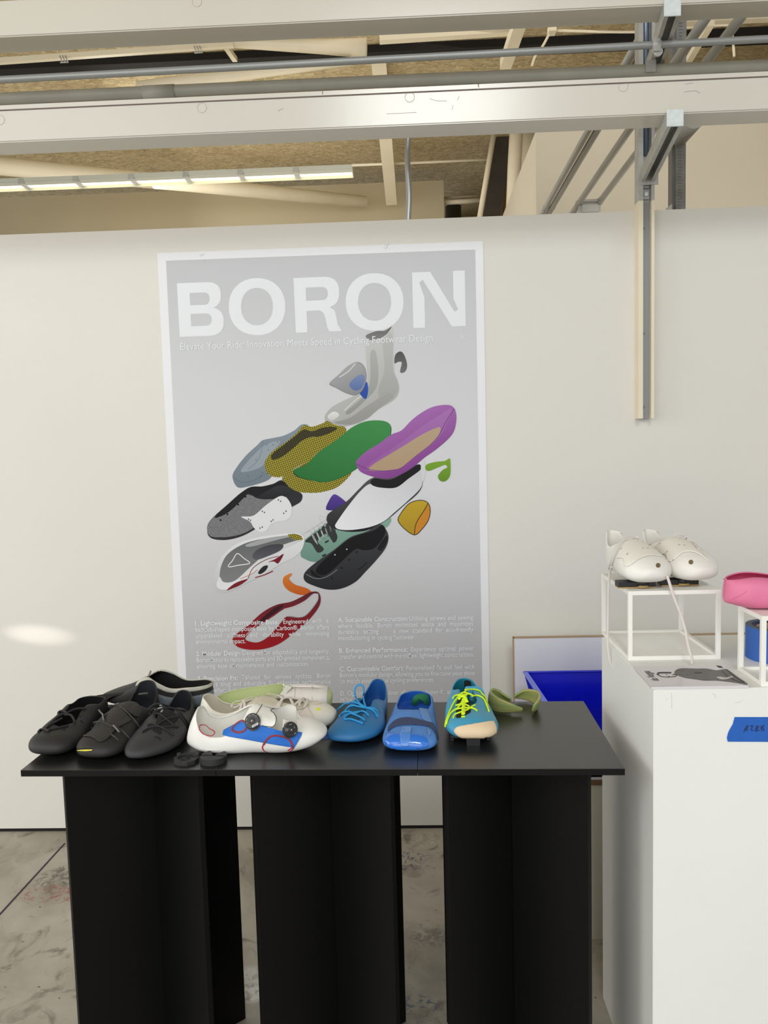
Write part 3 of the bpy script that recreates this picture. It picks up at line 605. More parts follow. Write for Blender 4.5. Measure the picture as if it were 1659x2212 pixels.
bm = bmesh.new(); lay = bm.loops.layers.float_color.new('Col'); zl = [0]
def art(pts, c1, c2=None, fn=f4, dirn=(0, 1), mi=0, sm=True, holes=()):
    """printed flat shape: colour c1 at the start of dirn to c2 at its end (ink gradient)"""
    q = PX(pts, fn); q = smooth_line(q, 5, True) if sm else q
    hq = [smooth_line(PX(h, fn), 5, True) for h in holes]
    d = Vector((dirn[0], 0, -dirn[1])).normalized(); s_ = [p.dot(d) for p in q]; lo, hi = min(s_), max(s_)
    a_, b_ = lin(c1), lin(c2 or c1)
    def cf(co_):
        t = min(1, max(0, (co_.dot(d) - lo) / (hi - lo + 1e-9))); return [a_[i] + (b_[i] - a_[i]) * t for i in range(3)] + [1]
    a_ = tuple(v * 0.84 for v in a_[:3]) + (1,); b_ = tuple(v * 0.84 for v in b_[:3]) + (1,)
    if min(c1) > 190: a_, b_ = lin(tuple(v * .97 for v in c1)), lin(tuple(v * .97 for v in (c2 or c1)))
    zl[0] += 1
    fill(q, hq, LY - 0.000007 * zl[0], bm, mi, cf, lay)
def stroke(l, w, c, fn=f4, closed=False):
    q = smooth_line(PX(l, fn), 5, closed); 
    if closed: q.append(q[0])
    zl[0] += 1; y = LY - 0.000007 * zl[0]; a_ = lin(c); pr = None
    for i in range(len(q)):
        t = (q[min(i + 1, len(q) - 1)] - q[max(i - 1, 0)]); t.y = 0; t.normalize(); n_ = Vector((-t.z, 0, t.x)) * w / 2
        a1 = bm.verts.new((q[i].x + n_.x, y, q[i].z + n_.z)); b1 = bm.verts.new((q[i].x - n_.x, y, q[i].z - n_.z))
        if pr:
            f = bm.faces.new((pr[0], pr[1], b1, a1)); f.normal_update()
            if f.normal.y > 0: f.normal_flip()
            for lp in f.loops: lp[lay] = a_
        pr = (a1, b1)
# boot
art([(1035, 470), (1060, 455), (1110, 455), (1145, 440), (1170, 425), (1175, 500), (1178, 640), (1198, 700), (1203, 745), (1180, 790), (1100, 840), (1040, 890), (960, 920), (880, 925), (838, 898), (836, 865), (880, 820), (980, 770), (1030, 735), (1045, 690), (1040, 600)], (206, 207, 205), (176, 177, 174), f3, (0.3, 1))
art([(1120, 480), (1168, 470), (1172, 640), (1195, 705), (1190, 760), (1120, 810), (1100, 740), (1130, 640)], (192, 193, 191), (168, 169, 166), f3)
art([(1060, 560), (1085, 550), (1100, 640), (1090, 730), (1040, 790), (960, 860), (940, 850), (1020, 780), (1058, 700)], (190, 190, 186), (160, 161, 158), f3)
art([(880, 905), (960, 880), (1060, 810), (1150, 760), (1175, 780), (1100, 838), (1040, 885), (960, 915)], (176, 176, 172), (160, 160, 157), f3)
art([(850, 868), (880, 850), (905, 868), (870, 895), (850, 885)], (232, 232, 230), (205, 205, 203), f3)
stroke([(930, 845), (990, 790), (1030, 765)], 0.002, (228, 228, 226), f3)
art([(1040, 470), (1090, 450), (1130, 448), (1166, 428), (1152, 456), (1105, 488), (1060, 497), (1042, 486)], (110, 110, 110), (140, 140, 140), f3)
stroke([(1037, 478), (1046, 494), (1090, 496), (1135, 475), (1170, 428)], 0.0016, (220, 220, 220), f3)
art([(1180, 610), (1184, 568), (1210, 551), (1230, 572), (1243, 620), (1232, 652), (1208, 654), (1216, 606), (1196, 604)], (88, 88, 88), (120, 120, 120), f3)
art([(1004, 755), (1022, 735), (1042, 702), (1049, 745), (1036, 788)], (44, 92, 190), (40, 80, 170), f3)
art([(855, 712), (900, 668), (950, 622), (995, 603), (1028, 625), (1040, 680), (1022, 742), (985, 768), (940, 758), (895, 735)], (178, 179, 181), (148, 149, 152), f3, (0.4, 1))
art([(955, 715), (985, 680), (1020, 665), (1032, 690), (1015, 735), (980, 745)], (130, 150, 190), (96, 122, 180), f3)
stroke([(905, 680), (950, 650), (985, 612)], 0.003, (214, 214, 216), f3)
stroke([(855, 712), (895, 735), (940, 758), (985, 768), (1022, 742), (1040, 680), (1028, 625), (995, 603)], 0.0012, (100, 100, 104), f3)
# translucent upper
art([(213, 440), (235, 390), (290, 320), (350, 265), (380, 237), (430, 225), (500, 210), (560, 180), (600, 148), (640, 158), (620, 240), (520, 330), (440, 430), (400, 465), (300, 495), (240, 498)], (142, 156, 166), (120, 134, 144), f4)
art([(260, 405), (330, 320), (400, 260), (480, 240), (440, 300), (380, 380), (300, 410)], (158, 170, 178), None, f4)
stroke([(300, 400), (360, 340), (385, 240)], 0.0012, (90, 104, 114)); stroke([(215, 440), (260, 470), (330, 462), (400, 425), (440, 430)], 0.0014, (84, 98, 108))
for x, y in ((405, 260), (440, 262), (415, 290), (300, 435), (345, 345), (380, 420), (370, 435), (395, 375), (465, 245)): art([(x - 3, y), (x, y - 3), (x + 3, y), (x, y + 3)], (70, 80, 90))
# woven shoe and woven sole
art([(395, 385), (400, 345), (440, 295), (520, 240), (575, 192), (612, 152), (660, 160), (720, 140), (742, 128), (790, 150), (845, 165), (848, 205), (830, 240), (790, 268), (700, 300), (640, 345), (560, 395), (500, 435), (455, 443), (412, 425)], (196, 184, 60), mi=1)
art([(430, 338), (440, 308), (500, 262), (560, 215), (612, 176), (660, 185), (720, 165), (775, 160), (800, 170), (760, 195), (700, 215), (650, 218), (600, 240), (560, 275), (500, 322), (450, 345)], (44, 40, 20), mi=3)
art([(490, 470), (500, 432), (560, 398), (640, 345), (700, 300), (760, 268), (820, 262), (880, 300), (885, 400), (860, 445), (800, 498), (740, 520), (680, 530), (600, 528), (530, 515), (498, 495)], (190, 180, 60), mi=1)
art([(555, 410), (640, 360), (720, 300), (775, 265), (760, 300), (680, 380), (600, 440), (575, 440)], (60, 56, 30), mi=3)
art([(553, 402), (620, 375), (700, 300), (800, 230), (880, 165), (960, 130), (1040, 125), (1085, 138), (1102, 165), (1095, 215), (1050, 280), (980, 340), (900, 400), (830, 440), (760, 465), (700, 468), (620, 452), (575, 435)], (66, 150, 78), (40, 118, 56), dirn=(-0.4, 1))
stroke([(553, 402), (575, 435), (620, 452), (700, 468), (760, 465), (830, 440), (900, 400), (980, 340), (1050, 280), (1095, 215), (1102, 165)], 0.002, (24, 92, 44))
# grey speckled shoe
art([(72, 745), (76, 705), (110, 662), (180, 600), (260, 530), (320, 498), (380, 494), (440, 480), (490, 460), (540, 505), (600, 535), (598, 575), (560, 602), (480, 640), (400, 690), (330, 740), (260, 775), (180, 794), (110, 790), (80, 772)], (46, 46, 50))
art([(74, 745), (78, 705), (112, 664), (180, 610), (262, 540), (320, 545), (400, 566), (470, 552), (520, 560), (470, 620), (380, 690), (310, 740), (250, 765), (180, 778), (110, 778), (84, 768)], (110, 110, 110), mi=2)
art([(118, 660), (200, 585), (300, 503), (380, 494), (440, 480), (490, 464), (520, 500), (490, 545), (420, 566), (350, 560), (310, 535), (290, 545), (200, 632), (132, 668)], (20, 21, 24))
art([(350, 560), (390, 530), (470, 490), (530, 500), (560, 530), (520, 548), (430, 566)], (52, 53, 57), (30, 31, 34))
for x, y in ((147, 683), (185, 650), (245, 596), (286, 552), (318, 522)): art([(x - 6, y), (x, y - 6), (x + 6, y), (x, y + 6)], (8, 8, 10))
art([(262, 664), (330, 658), (400, 600), (470, 552), (505, 552), (530, 575), (545, 612), (540, 660), (510, 685), (470, 690), (430, 705), (405, 740), (370, 750), (335, 728), (310, 690)], (228, 229, 231))
for x, y in ((470, 570), (483, 577), (500, 645), (513, 633), (380, 634), (392, 640), (430, 690), (440, 682), (303, 678), (314, 684), (367, 728), (380, 722)): art([(x - 4, y), (x, y - 5), (x + 4, y), (x, y + 5)], (90, 92, 96))
# violet triangle
art([(737, 612), (750, 580), (772, 545), (795, 541), (845, 578), (860, 600), (800, 625), (745, 627)], (92, 66, 160), (66, 44, 128))
# mint shoe
art([(595, 880), (605, 810), (640, 775), (700, 725), (760, 690), (860, 730), (980, 740), (1095, 670), (1080, 720), (980, 760), (870, 800), (780, 860), (700, 912), (655, 915), (618, 900)], (142, 180, 164), (112, 152, 138))
art([(620, 800), (690, 745), (750, 700), (800, 770), (780, 810), (740, 760), (690, 800), (725, 845), (690, 865), (655, 815)], (52, 58, 58))
for a_ in (((710, 700), (700, 660), (750, 680), (760, 720)), ((735, 640), (760, 655), (775, 690)),): stroke(a_, 0.0016, (196, 198, 200))
for k in range(6): stroke([(612 + k * 24, 760 - k * 16), (650 + k * 24, 748 - k * 15), (690 + k * 20, 820 - k * 14), (660 + k * 24, 770 - k * 16), (676 + k * 24, 736 - k * 17)], 0.0022, (186, 190, 190))
art([(730, 805), (750, 795), (752, 802), (734, 812)], (40, 46, 46)); art([(715, 880), (735, 872), (736, 880), (718, 888)], (40, 46, 46))
# white and black shoe
art([(740, 672), (758, 640), (850, 580), (920, 510), (980, 455), (1050, 430), (1200, 390), (1258, 370), (1272, 400), (1278, 480), (1250, 535), (1180, 595), (1100, 665), (1040, 705), (960, 742), (860, 748), (780, 730), (748, 702)], (92, 92, 96), (22, 22, 26), dirn=(0.1, 1))
art([(788, 718), (800, 690), (860, 605), (930, 520), (985, 480), (1050, 500), (1130, 500), (1190, 450), (1262, 398), (1276, 440), (1268, 500), (1200, 570), (1120, 640), (1060, 690), (980, 722), (880, 738), (812, 735)], (206, 207, 211), (238, 239, 242), dirn=(-0.6, 1))
art([(985, 470), (1010, 450), (1100, 455), (1200, 402), (1252, 372), (1268, 398), (1200, 450), (1130, 500), (1050, 502), (1000, 490)], (20, 20, 22))
art([(1276, 350), (1290, 362), (1292, 430), (1280, 465), (1270, 430), (1268, 380)], (214, 216, 220))
# purple shell
art([(905, 368), (912, 345), (960, 300), (1040, 250), (1100, 205), (1160, 180), (1220, 120), (1290, 70), (1350, 45), (1420, 38), (1455, 58), (1467, 110), (1455, 180), (1420, 230), (1350, 290), (1290, 332), (1220, 390), (1150, 430), (1080, 450), (1000, 440), (930, 412)], (176, 112, 188), (140, 70, 150), dirn=(0.3, 1))
art([(960, 400), (990, 360), (1080, 300), (1180, 230), (1270, 160), (1350, 110), (1440, 60), (1400, 170), (1340, 250), (1240, 330), (1180, 380), (1130, 402), (1040, 412)], (180, 122, 192), (160, 96, 172))
art([(975, 398), (1000, 372), (1080, 322), (1180, 262), (1260, 212), (1340, 172), (1377, 165), (1365, 212), (1320, 262), (1240, 322), (1180, 372), (1140, 396), (1060, 406), (1000, 407)], (196, 172, 142), (188, 162, 130))
stroke([(905, 368), (975, 398), (1060, 408), (1140, 398), (1180, 374), (1240, 324), (1320, 262), (1370, 205), (1410, 130), (1455, 58)], 0.002, (112, 50, 122))
# lime clip
art([(1293, 395), (1300, 372), (1350, 357), (1400, 352), (1425, 338), (1433, 350), (1432, 430), (1405, 465), (1375, 462), (1364, 435), (1390, 402), (1415, 388), (1402, 374), (1360, 390), (1312, 408)], (134, 178, 50), (104, 152, 36))
# yellow cap
art([(1142, 690), (1150, 655), (1200, 592), (1260, 572), (1303, 583), (1320, 622), (1310, 682), (1270, 738), (1232, 766), (1180, 735)], (204, 172, 46), (184, 150, 36))
art([(1232, 764), (1242, 700), (1262, 660), (1290, 625), (1310, 592), (1320, 622), (1310, 682), (1270, 735)], (214, 142, 44))
stroke([(1142, 690), (1150, 655), (1200, 592), (1260, 572), (1303, 583), (1320, 622), (1310, 682), (1270, 738), (1232, 766), (1180, 735)], 0.0026, (52, 44, 24), closed=True)
stroke([(1232, 764), (1242, 700), (1290, 622), (1308, 588)], 0.0026, (52, 44, 24))
# black sole shoe
art([(611, 1000), (625, 968), (680, 920), (780, 850), (870, 780), (960, 748), (1040, 706), (1072, 735), (1087, 780), (1070, 840), (1020, 905), (960, 970), (900, 1030), (820, 1067), (740, 1071), (660, 1047), (622, 1027)], (66, 67, 71), (42, 43, 47))
art([(680, 972), (702, 930), (790, 850), (880, 782), (1000, 742), (1052, 712), (1068, 758), (1010, 838), (945, 852), (905, 845), (840, 900), (770, 965), (720, 992)], (14, 14, 17))
art([(1030, 830), (1075, 770), (1080, 800), (1050, 850), (1030, 850)], (26, 26, 30)); art([(655, 960), (690, 990), (720, 1005), (690, 1005), (655, 985)], (20, 20, 24))
stroke([(916, 962), (945, 940), (966, 918)], 0.003, (16, 16, 18)); stroke([(625, 985), (680, 1010), (740, 1000), (800, 960)], 0.0024, (120, 122, 126))
for x, y in ((908, 862), (866, 905), (824, 950), (770, 1008)): art([(x - 6, y), (x, y - 6), (x + 6, y), (x, y + 6)], (14, 14, 16))
for x, y in ((853, 846), (787, 877)): art([(x - 4, y), (x, y - 4), (x + 4, y), (x, y + 4)], (220, 222, 224))
# chrome shoe
art([(115, 1040), (118, 970), (150, 890), (230, 820), (330, 785), (450, 765), (540, 757), (590, 762), (616, 790), (600, 850), (560, 890), (480, 930), (400, 982), (300, 1032), (200, 1082), (142, 1087), (118, 1065)], (232, 233, 235), (196, 197, 200))
art([(140, 1020), (150, 940), (190, 870), (280, 815), (400, 785), (560, 768), (600, 790), (540, 810), (430, 850), (330, 930), (250, 1010), (190, 1055), (150, 1055)], (104, 106, 108), (140, 142, 142))
art([(125, 1050), (140, 1000), (165, 1030), (230, 1020), (330, 930), (430, 850), (560, 800), (600, 800), (480, 860), (350, 960), (240, 1050), (160, 1072)], (208, 209, 211), (232, 233, 234))
art([(325, 885), (350, 850), (420, 822), (494, 820), (485, 850), (420, 882), (350, 905)], (70, 68, 76), (96, 96, 104))
art([(290, 820), (325, 830), (520, 780), (600, 780), (560, 765), (400, 785)], (176, 178, 178))
art([(522, 766), (560, 760), (595, 770), (606, 792), (585, 794), (555, 790)], (150, 140, 50), mi=1)
stroke([(190, 944), (214, 908), (240, 870), (276, 896), (310, 924), (250, 935)], 0.0028, (232, 233, 234), closed=True)
art([(180, 1076), (230, 1035), (300, 1012), (260, 1045), (215, 1065)], (128, 30, 42)); art([(412, 918), (450, 902), (500, 872), (470, 925), (445, 915)], (120, 28, 40))
stroke([(300, 1010), (330, 950), (400, 905), (470, 885)], 0.0024, (110, 30, 40)); art([(357, 975), (385, 942), (412, 938), (400, 965), (370, 985)], (40, 40, 44)); stroke([(340, 1005), (390, 990), (440, 968)], 0.0035, (132, 40, 50))
stroke([(255, 1012), (320, 985), (352, 960)], 0.002, (190, 110, 70))
# orange hook
art([(495, 1028), (500, 1003), (522, 988), (542, 981), (545, 990), (530, 1012), (560, 1042), (600, 1055), (632, 1066), (656, 1086), (642, 1101), (590, 1101), (535, 1082), (505, 1055)], (226, 130, 52), (204, 98, 34))
# red ring sole
art([(216, 1365), (225, 1330), (300, 1272), (380, 1200), (460, 1157), (540, 1140), (600, 1112), (650, 1086), (692, 1086), (707, 1122), (695, 1172), (640, 1242), (560, 1312), (480, 1372), (400, 1402), (320, 1409), (250, 1396)], (98, 40, 50), (168, 26, 34),
    holes=[[(285, 1345), (320, 1300), (380, 1262), (450, 1215), (500, 1182), (560, 1165), (620, 1135), (665, 1100), (692, 1100), (690, 1135), (640, 1202), (595, 1228), (520, 1222), (480, 1262), (420, 1330), (360, 1366), (308, 1362)]])
stroke([(285, 1330), (330, 1285), (400, 1228), (470, 1165)], 0.002, (214, 190, 194)); stroke([(500, 1182), (560, 1165), (620, 1135), (665, 1098), (694, 1098)], 0.0024, (206, 200, 202))
stroke([(694, 1098), (690, 1135), (640, 1202), (595, 1228), (520, 1222)], 0.0022, (120, 118, 122))
art([(345, 1268), (400, 1212), (460, 1168), (500, 1160), (470, 1190), (420, 1225), (380, 1255)], (62, 28, 38))
link('printed_artwork', bm_mesh(bm), [M_art, M_check, M_speck, M_check2], po)

# magazine title, running along the page
def mag_text():
    me = text_mesh('do Vargas', .020, 0.0003); me2 = text_mesh('|||.||..|||.|', .006, 0.0)
    for m_, x_, y_, k in ((me, .4445, 1.420, .78),):
        for v in m_.vertices: v.co = Vector((x_ - v.co.y, y_ + v.co.x * k, MZ + 0.0006))
    bpy.data.meshes.remove(me2); link('printed_title', me, ink2, mg)
# body text
texts = bmesh.new(); dg = None
def text_mesh(s, size, bold, sw=1.0):
    cu = bpy.data.curves.new('t', 'FONT'); cu.body = s; cu.size = size; cu.offset = bold; cu.space_word = sw; cu.resolution_u = 3
    o = bpy.data.objects.new('t', cu); C.objects.link(o); bpy.context.view_layer.update()
    ev = o.evaluated_get(bpy.context.evaluated_depsgraph_get()); me = bpy.data.meshes.new_from_object(ev)
    bpy.data.objects.remove(o); bpy.data.curves.remove(cu); return me
def put_text(s, fn, x0, y0, x1, y1, size, bold=0.0, sx=None, justify=True, dst=None, y=None):
    a = P(*fn(x0, y0), 1, LY); b_ = P(*fn(x1, y1), 1, LY); Wt = (b_ - a).length
    me = text_mesh(s, size, bold); xs = [v.co.x for v in me.vertices]; w0 = max(xs) - min(xs)
    if sx is None: sx = Wt / w0
    elif ' ' in s and justify:
        me2 = text_mesh(s, size, bold, 2.0); xs = [v.co.x for v in me2.vertices]; w2 = max(xs) - min(xs); bpy.data.meshes.remove(me2)
        sw = 1 + (Wt / sx - w0) / max(1e-6, (w2 - w0)); bpy.data.meshes.remove(me)
        if sw < 0.6: sx *= (Wt / sx) / (w0 - 0.4 * (w2 - w0)); sw = 0.6
        me = text_mesh(s, size, bold, sw)
    else: sx = Wt / w0
    d = (b_ - a).normalized(); x_ = min(v.co.x for v in me.vertices)
    for v in me.vertices:
        u = (v.co.x - x_) * sx; v.co = a + d * u + Vector((0, 0, 1)) * v.co.y; v.co.y = y or (PY - 0.0019)
    (dst or texts).from_mesh(me); bpy.data.meshes.remove(me)
mag_text()
TS = 0.0225; a = P(*f5(107, 222), 1, LY); b2 = P(*f5(367, 217), 1, LY); me = text_mesh('environmental impact.', TS, 0.0); KX = (b2 - a).length / (max(v.co.x for v in me.vertices) - min(v.co.x for v in me.vertices)); bpy.data.meshes.remove(me)
put_text('Elevate Your Ride: Innovation Meets Speed in Cycling Footwear Design', f3, 115, 545, 1370, 500, 0.0335, 0.0)
put_text('R', f3, 1514, 487, 1529, 486, 0.016)
bmr = texts; c = P(*f3(1521, 478), 1, LY)
q = [c + Vector((math.cos(2 * PI * k / 24) * 0.0098, 0, math.sin(2 * PI * k / 24) * 0.0098)) for k in range(24)]
q2 = [c + Vector((math.cos(2 * PI * k / 24) * 0.0086, 0, math.sin(2 * PI * k / 24) * 0.0086)) for k in range(24)]
fill(q, [q2], PY - 0.0019, texts)
BO = 0.012
for s, x0, y0, x1, y1, bo_ in (
    ('1. Lightweight Composite Base:', 103, 125, 545, 117, 1), ('Engineered with a', 567, 116, 806, 110, 0),
    ('bathtub-shaped composite base by Carbon\u00ae, Boron offers', 105, 158, 808, 144, 0), ('unparalleled stiffness and durability while minimizing', 106, 191, 809, 177, 0), ('environmental impact.', 107, 222, 367, 217, 0),
    ('2. Modular Design:', 109, 285, 345, 280, 1), ('Designed for adaptability and longevity,', 352, 280, 812, 271, 0),
    ('Boron features replaceable parts and 3D-printed components,', 111, 318, 813, 303, 0), ('ensuring ease of maintenance and customization.', 112, 351, 702, 338, 0),
    ('3. Precision Fit:', 115, 416, 328, 412, 1), ('Tailored for serious cyclists, Boron', 347, 410, 817, 399, 0),
    ('utilizes a snug and adjustable fit, enhancing performance', 118, 446, 817, 431, 0), ('and comfort during long rides.', 120, 480, 480, 473, 0),
    ('A. Sustainable Construction:', 855, 107, 1225, 99, 1), ('Utilizing screws and sewing', 1232, 99, 1567, 93, 0),
    ('where feasible, Boron minimizes waste and maximizes', 855, 139, 1567, 125, 0), ('durability, setting', 856, 171, 1068, 166, 0), ('a new standard for eco-friendly', 1147, 165, 1568, 157, 0), ('manufacturing in cycling footwear.', 857, 203, 1263, 196, 0),
    ('B. Enhanced Performance:', 861, 269, 1222, 262, 1), ('Experience optimal power', 1240, 262, 1570, 255, 0), ('transfer and control with the stiff yet lightweight construction.', 862, 301, 1572, 288, 0),
    ('C. Customizable Comfort:', 864, 366, 1202, 360, 1), ('Personalized fit and feel with', 1214, 360, 1574, 353, 0), ('Boron\u2019s modular design, allowing you to fine-tune your shoe', 865, 398, 1575, 386, 0), ('to match your unique cycling preferences.', 866, 429, 1362, 421, 0),
    ('D. Optional internal liner allows for hyper-fit and', 868, 494, 1470, 484, 0), ('refine', 869, 525, 930, 524, 0)):
    put_text(s, f5, x0, y0, x1, y1, TS, 0.00034 if bo_ else 0.00008, None if bo_ else KX * 1.0)
link('body_text', bm_mesh(texts), M_title, po)
for px, py in ((435, 549), (440, 563), (836, 527), (833, 533)):
    bm = bmesh.new(); add_tube(bm, smooth_line([P(px - 4, py, 1, PY - 0.0006), P(px, py + 4, 1, PY - 0.0006), P(px + 4, py - 1, 1, PY - 0.0006)], 3), 0.0006, 5); fixn(bm); link('paper_crease', bm_mesh(bm), mat('crease_grey', (206, 207, 210), 0.6), po)
#SHOES#
# ------------------------------------------------------------------ shoes
def interp(tab, s):
    if s <= tab[0][0]: return tab[0][1]
    for i in range(len(tab) - 1):
        a, b_ = tab[i], tab[i + 1]
        if s <= b_[0]:
            t = (s - a[0]) / (b_[0] - a[0]); p0 = tab[max(0, i - 1)][1]; p3 = tab[min(len(tab) - 1, i + 2)][1]
            h = b_[0] - a[0]; hp = a[0] - tab[max(0, i - 1)][0] or h; hn = tab[min(len(tab) - 1, i + 2)][0] - b_[0] or h
            m0 = ((a[1] - p0) / hp if i > 0 else (b_[1] - a[1]) / h); m0 = 0.5 * (m0 + (b_[1] - a[1]) / h)
            m1 = ((p3 - b_[1]) / hn if i < len(tab) - 2 else (b_[1] - a[1]) / h); m1 = 0.5 * (m1 + (b_[1] - a[1]) / h)
            if abs(b_[1] - a[1]) < 1e-9: m0 = m1 = 0
            return (2 * t ** 3 - 3 * t * t + 1) * a[1] + (t ** 3 - 2 * t * t + t) * h * m0 + (-2 * t ** 3 + 3 * t * t) * b_[1] + (t ** 3 - t * t) * h * m1
    return tab[-1][1]
class Shoe:
    """Hollow shoe: lofted sections from heel (s=0) to toe (s=1), open along the top where gap > 0."""
    def __init__(self, heel, toe, z, w, zt, gap, zb=((0, 0.004), (0.15, 0), (0.7, 0), (1, 0.004)), cl=((0, 0), (1, 0)), zm=0.42, ztip=0.02,
                 hcap=0.13, tcap=0.26, lean=0.015, nb=2.6, nu=2.1, zr=None, tcz=0.16, tpow=2.0, hbulge=0.010, NS=64, NJ=20):
        self.o = Vector((heel[0], heel[1], z)); d = Vector((toe[0] - heel[0], toe[1] - heel[1], 0)); self.L = d.length; self.d = d.normalized(); self.r = Vector((self.d.y, -self.d.x, 0))
        self.a = dict(w=w, zt=zt, gap=gap, zb=zb, cl=cl, zm=zm, ztip=ztip, hcap=hcap, tcap=tcap, lean=lean, nb=nb, nu=nu, zr=zr, tcz=tcz, tpow=tpow, hb=hbulge)
        self.NS, self.NJ = NS, NJ
        self.rows = []
        for i in range(NS + 1):
            s = 0.5 - 0.5 * math.cos(PI * i / NS); self.rows.append([self.pt(s, j / NJ) for j in range(-NJ, NJ + 1)])
        rim = [r_[0] for r_ in self.rows]; rim2 = [r_[-1] for r_ in self.rows]
        vs = [p for r_ in self.rows for p in r_]; n_ = 2 * NJ + 1; fs = []
        for i in range(NS):
            for j in range(n_ - 1): fs.append((i * n_ + j, i * n_ + j + 1, (i + 1) * n_ + j + 1, (i + 1) * n_ + j))
            K = 8
        base_n = len(vs)
        for i in range(NS + 1):
            for k in range(K + 1):
                t = k / K; p = rim2[i].lerp(rim[i], t); g = (rim2[i] - rim[i]).length; vs.append(p + Vector((0, 0, 0.10 * g * 4 * t * (1 - t))))
        for i in range(NS):
            for k in range(K): q = base_n + i * (K + 1) + k; fs.append((q, q + 1, q + K + 2, q + K + 1))
        self.hull = BVHTree.FromPolygons(vs, fs)
    def pt(self, s, j, off=0.0):
        a = self.a; w = interp(a['w'], s); zt = interp(a['zt'], s); zb = interp(a['zb'], s); g = interp(a['gap'], s)
        if j > 0 and a['zr']: zt = interp(a['zr'], s)
        if s < a['hcap']: w *= math.sqrt(max(0, 1 - ((a['hcap'] - s) / a['hcap']) ** 2))
        if s > 1 - a['tcap']: w *= max(0, 1 - ((s - 1 + a['tcap']) / a['tcap']) ** (a['tpow'] + .3)) ** (1 / (a['tpow'] + .3))
        if s > 1 - a['tcz']:
            e = max(0, 1 - ((s - 1 + a['tcz']) / a['tcz']) ** 2.4) ** (1 / 2.4); zt = a['ztip'] + (zt - a['ztip']) * e; zb = a['ztip'] + (zb - a['ztip']) * e
        gw = max(0.0, g) * w; H = zt - zb; zm = zb + H * a['zm']; sg = -1 if j < 0 else 1; t = abs(j)
        if t < 0.5:
            th = t / 0.5 * H2; x = w * abs(math.sin(th)) ** (2 / a['nb']); z = zm - (zm - zb) * abs(math.cos(th)) ** (2 / a['nb'])
        else:
            th = (t - 0.5) / 0.5 * H2; x = gw + (w - gw) * abs(math.cos(th)) ** (2 / a['nu']); z = zm + (zt - zm) * abs(math.sin(th)) ** (2 / a['nu'])
        x = x * sg + interp(a['cl'], s)
        hz = z / max(0.02, interp(a['zt'], 0)); k = max(0, 1 - s / 0.35) ** 2
        y = s * self.L + k * (a['lean'] * hz ** 2 + a['hb'] * max(0, 1 - hz * 3) ** 2)
        return self.o + self.d * y + self.r * x + Vector((0, 0, z))
    def shell(self, name, m, parent, th=0.0026, keep=None, j0=-1, j1=1, s0=0, s1=1, off=0.0):
        bm = bmesh.new(); NS, NJ = self.NS, self.NJ; g = []
        for i in range(NS + 1):
            s = 0.5 - 0.5 * math.cos(PI * i / NS); g.append([bm.verts.new(p) for p in self.rows[i]])
        for i in range(NS):
            sm = 0.5 - 0.5 * math.cos(PI * (i + .5) / NS)
            for j in range(2 * NJ):
                jm = (j + .5 - NJ) / NJ
                if keep and not keep(sm, jm): continue
                if not (s0 <= sm <= s1 and j0 <= jm <= j1): continue
                try: bm.faces.new((g[i][j], g[i][j + 1], g[i + 1][j + 1], g[i + 1][j]))
                except ValueError: pass
        bmesh.ops.remove_doubles(bm, verts=bm.verts, dist=0.0004)
        bmesh.ops.delete(bm, geom=[v for v in bm.verts if not v.link_faces], context='VERTS')
        bm.normal_update()
        tot = 0; cc = self.o + self.d * self.L * 0.5 + Vector((0, 0, 0.03))
        for f in bm.faces: tot += f.normal.dot(f.calc_center_median() - cc) * f.calc_area()
        if tot < 0: bmesh.ops.reverse_faces(bm, faces=bm.faces)
        if off:
            bm.normal_update()
            for v in bm.verts: v.co += v.normal * off
        ob = link(name, bm_mesh(bm), m, parent, True)
        sl = ob.modifiers.new('thickness', 'SOLIDIFY'); sl.thickness = th; sl.offset = -1; sl.use_even_offset = False
        if isinstance(m, (list, tuple)) and len(m) > 1: sl.material_offset = 1; sl.material_offset_rim = 0
        return ob
    def hit(self, px, py):
        d = ray(px, py).normalized(); h = self.hull.ray_cast(CO, d)
        if h[0] is None: return None
        n_ = h[1]; n_ = -n_ if n_.dot(d) > 0 else n_
        return h[0], n_
    def edge(self, px, py):
        d = ray(px, py).normalized(); q = self.o + self.d * self.L * .5
        q = CO + d * (q - CO).dot(d)
        for _ in range(6): h = self.hull.find_nearest(q); q = CO + d * (h[0] - CO).dot(d)
        return h[0], h[1] if h[1].dot(d) < 0 else -h[1], (h[0] - q).length
    def on(self, l, lift, last=None):
        """points of a pixel polyline laid on the shoe's surface"""
        out = []; nn = []
        for px, py in l:
            h = self.hit(px, py)
            if h: out.append(h[0] + h[1] * lift); nn.append(h[1]); last = out[-1]
            elif self.edge(px, py)[2] < 0.005: e_ = self.edge(px, py); out.append(e_[0] + e_[1] * lift); nn.append(e_[1]); last = out[-1]
            else:
                h = self.hull.find_nearest(CO + ray(px, py) * ((self.o.y + self.d.y * self.L * .5 - CO.y) / ray(px, py).y))
                if last is None: last = h[0]
                r_ = ray(px, py); out.append(CO + r_ * ((last.y - CO.y) / r_.y)); nn.append(nn[-1] if nn else Vector((0, -1, 0)))
        return out, nn
    def sm2(self, l, per=6, closed=False):
        q = smooth_line([(x, y, 0) for x, y in l], per, closed); r_ = [(p.x, p.y) for p in q]
        return r_ + [r_[0]] if closed else r_
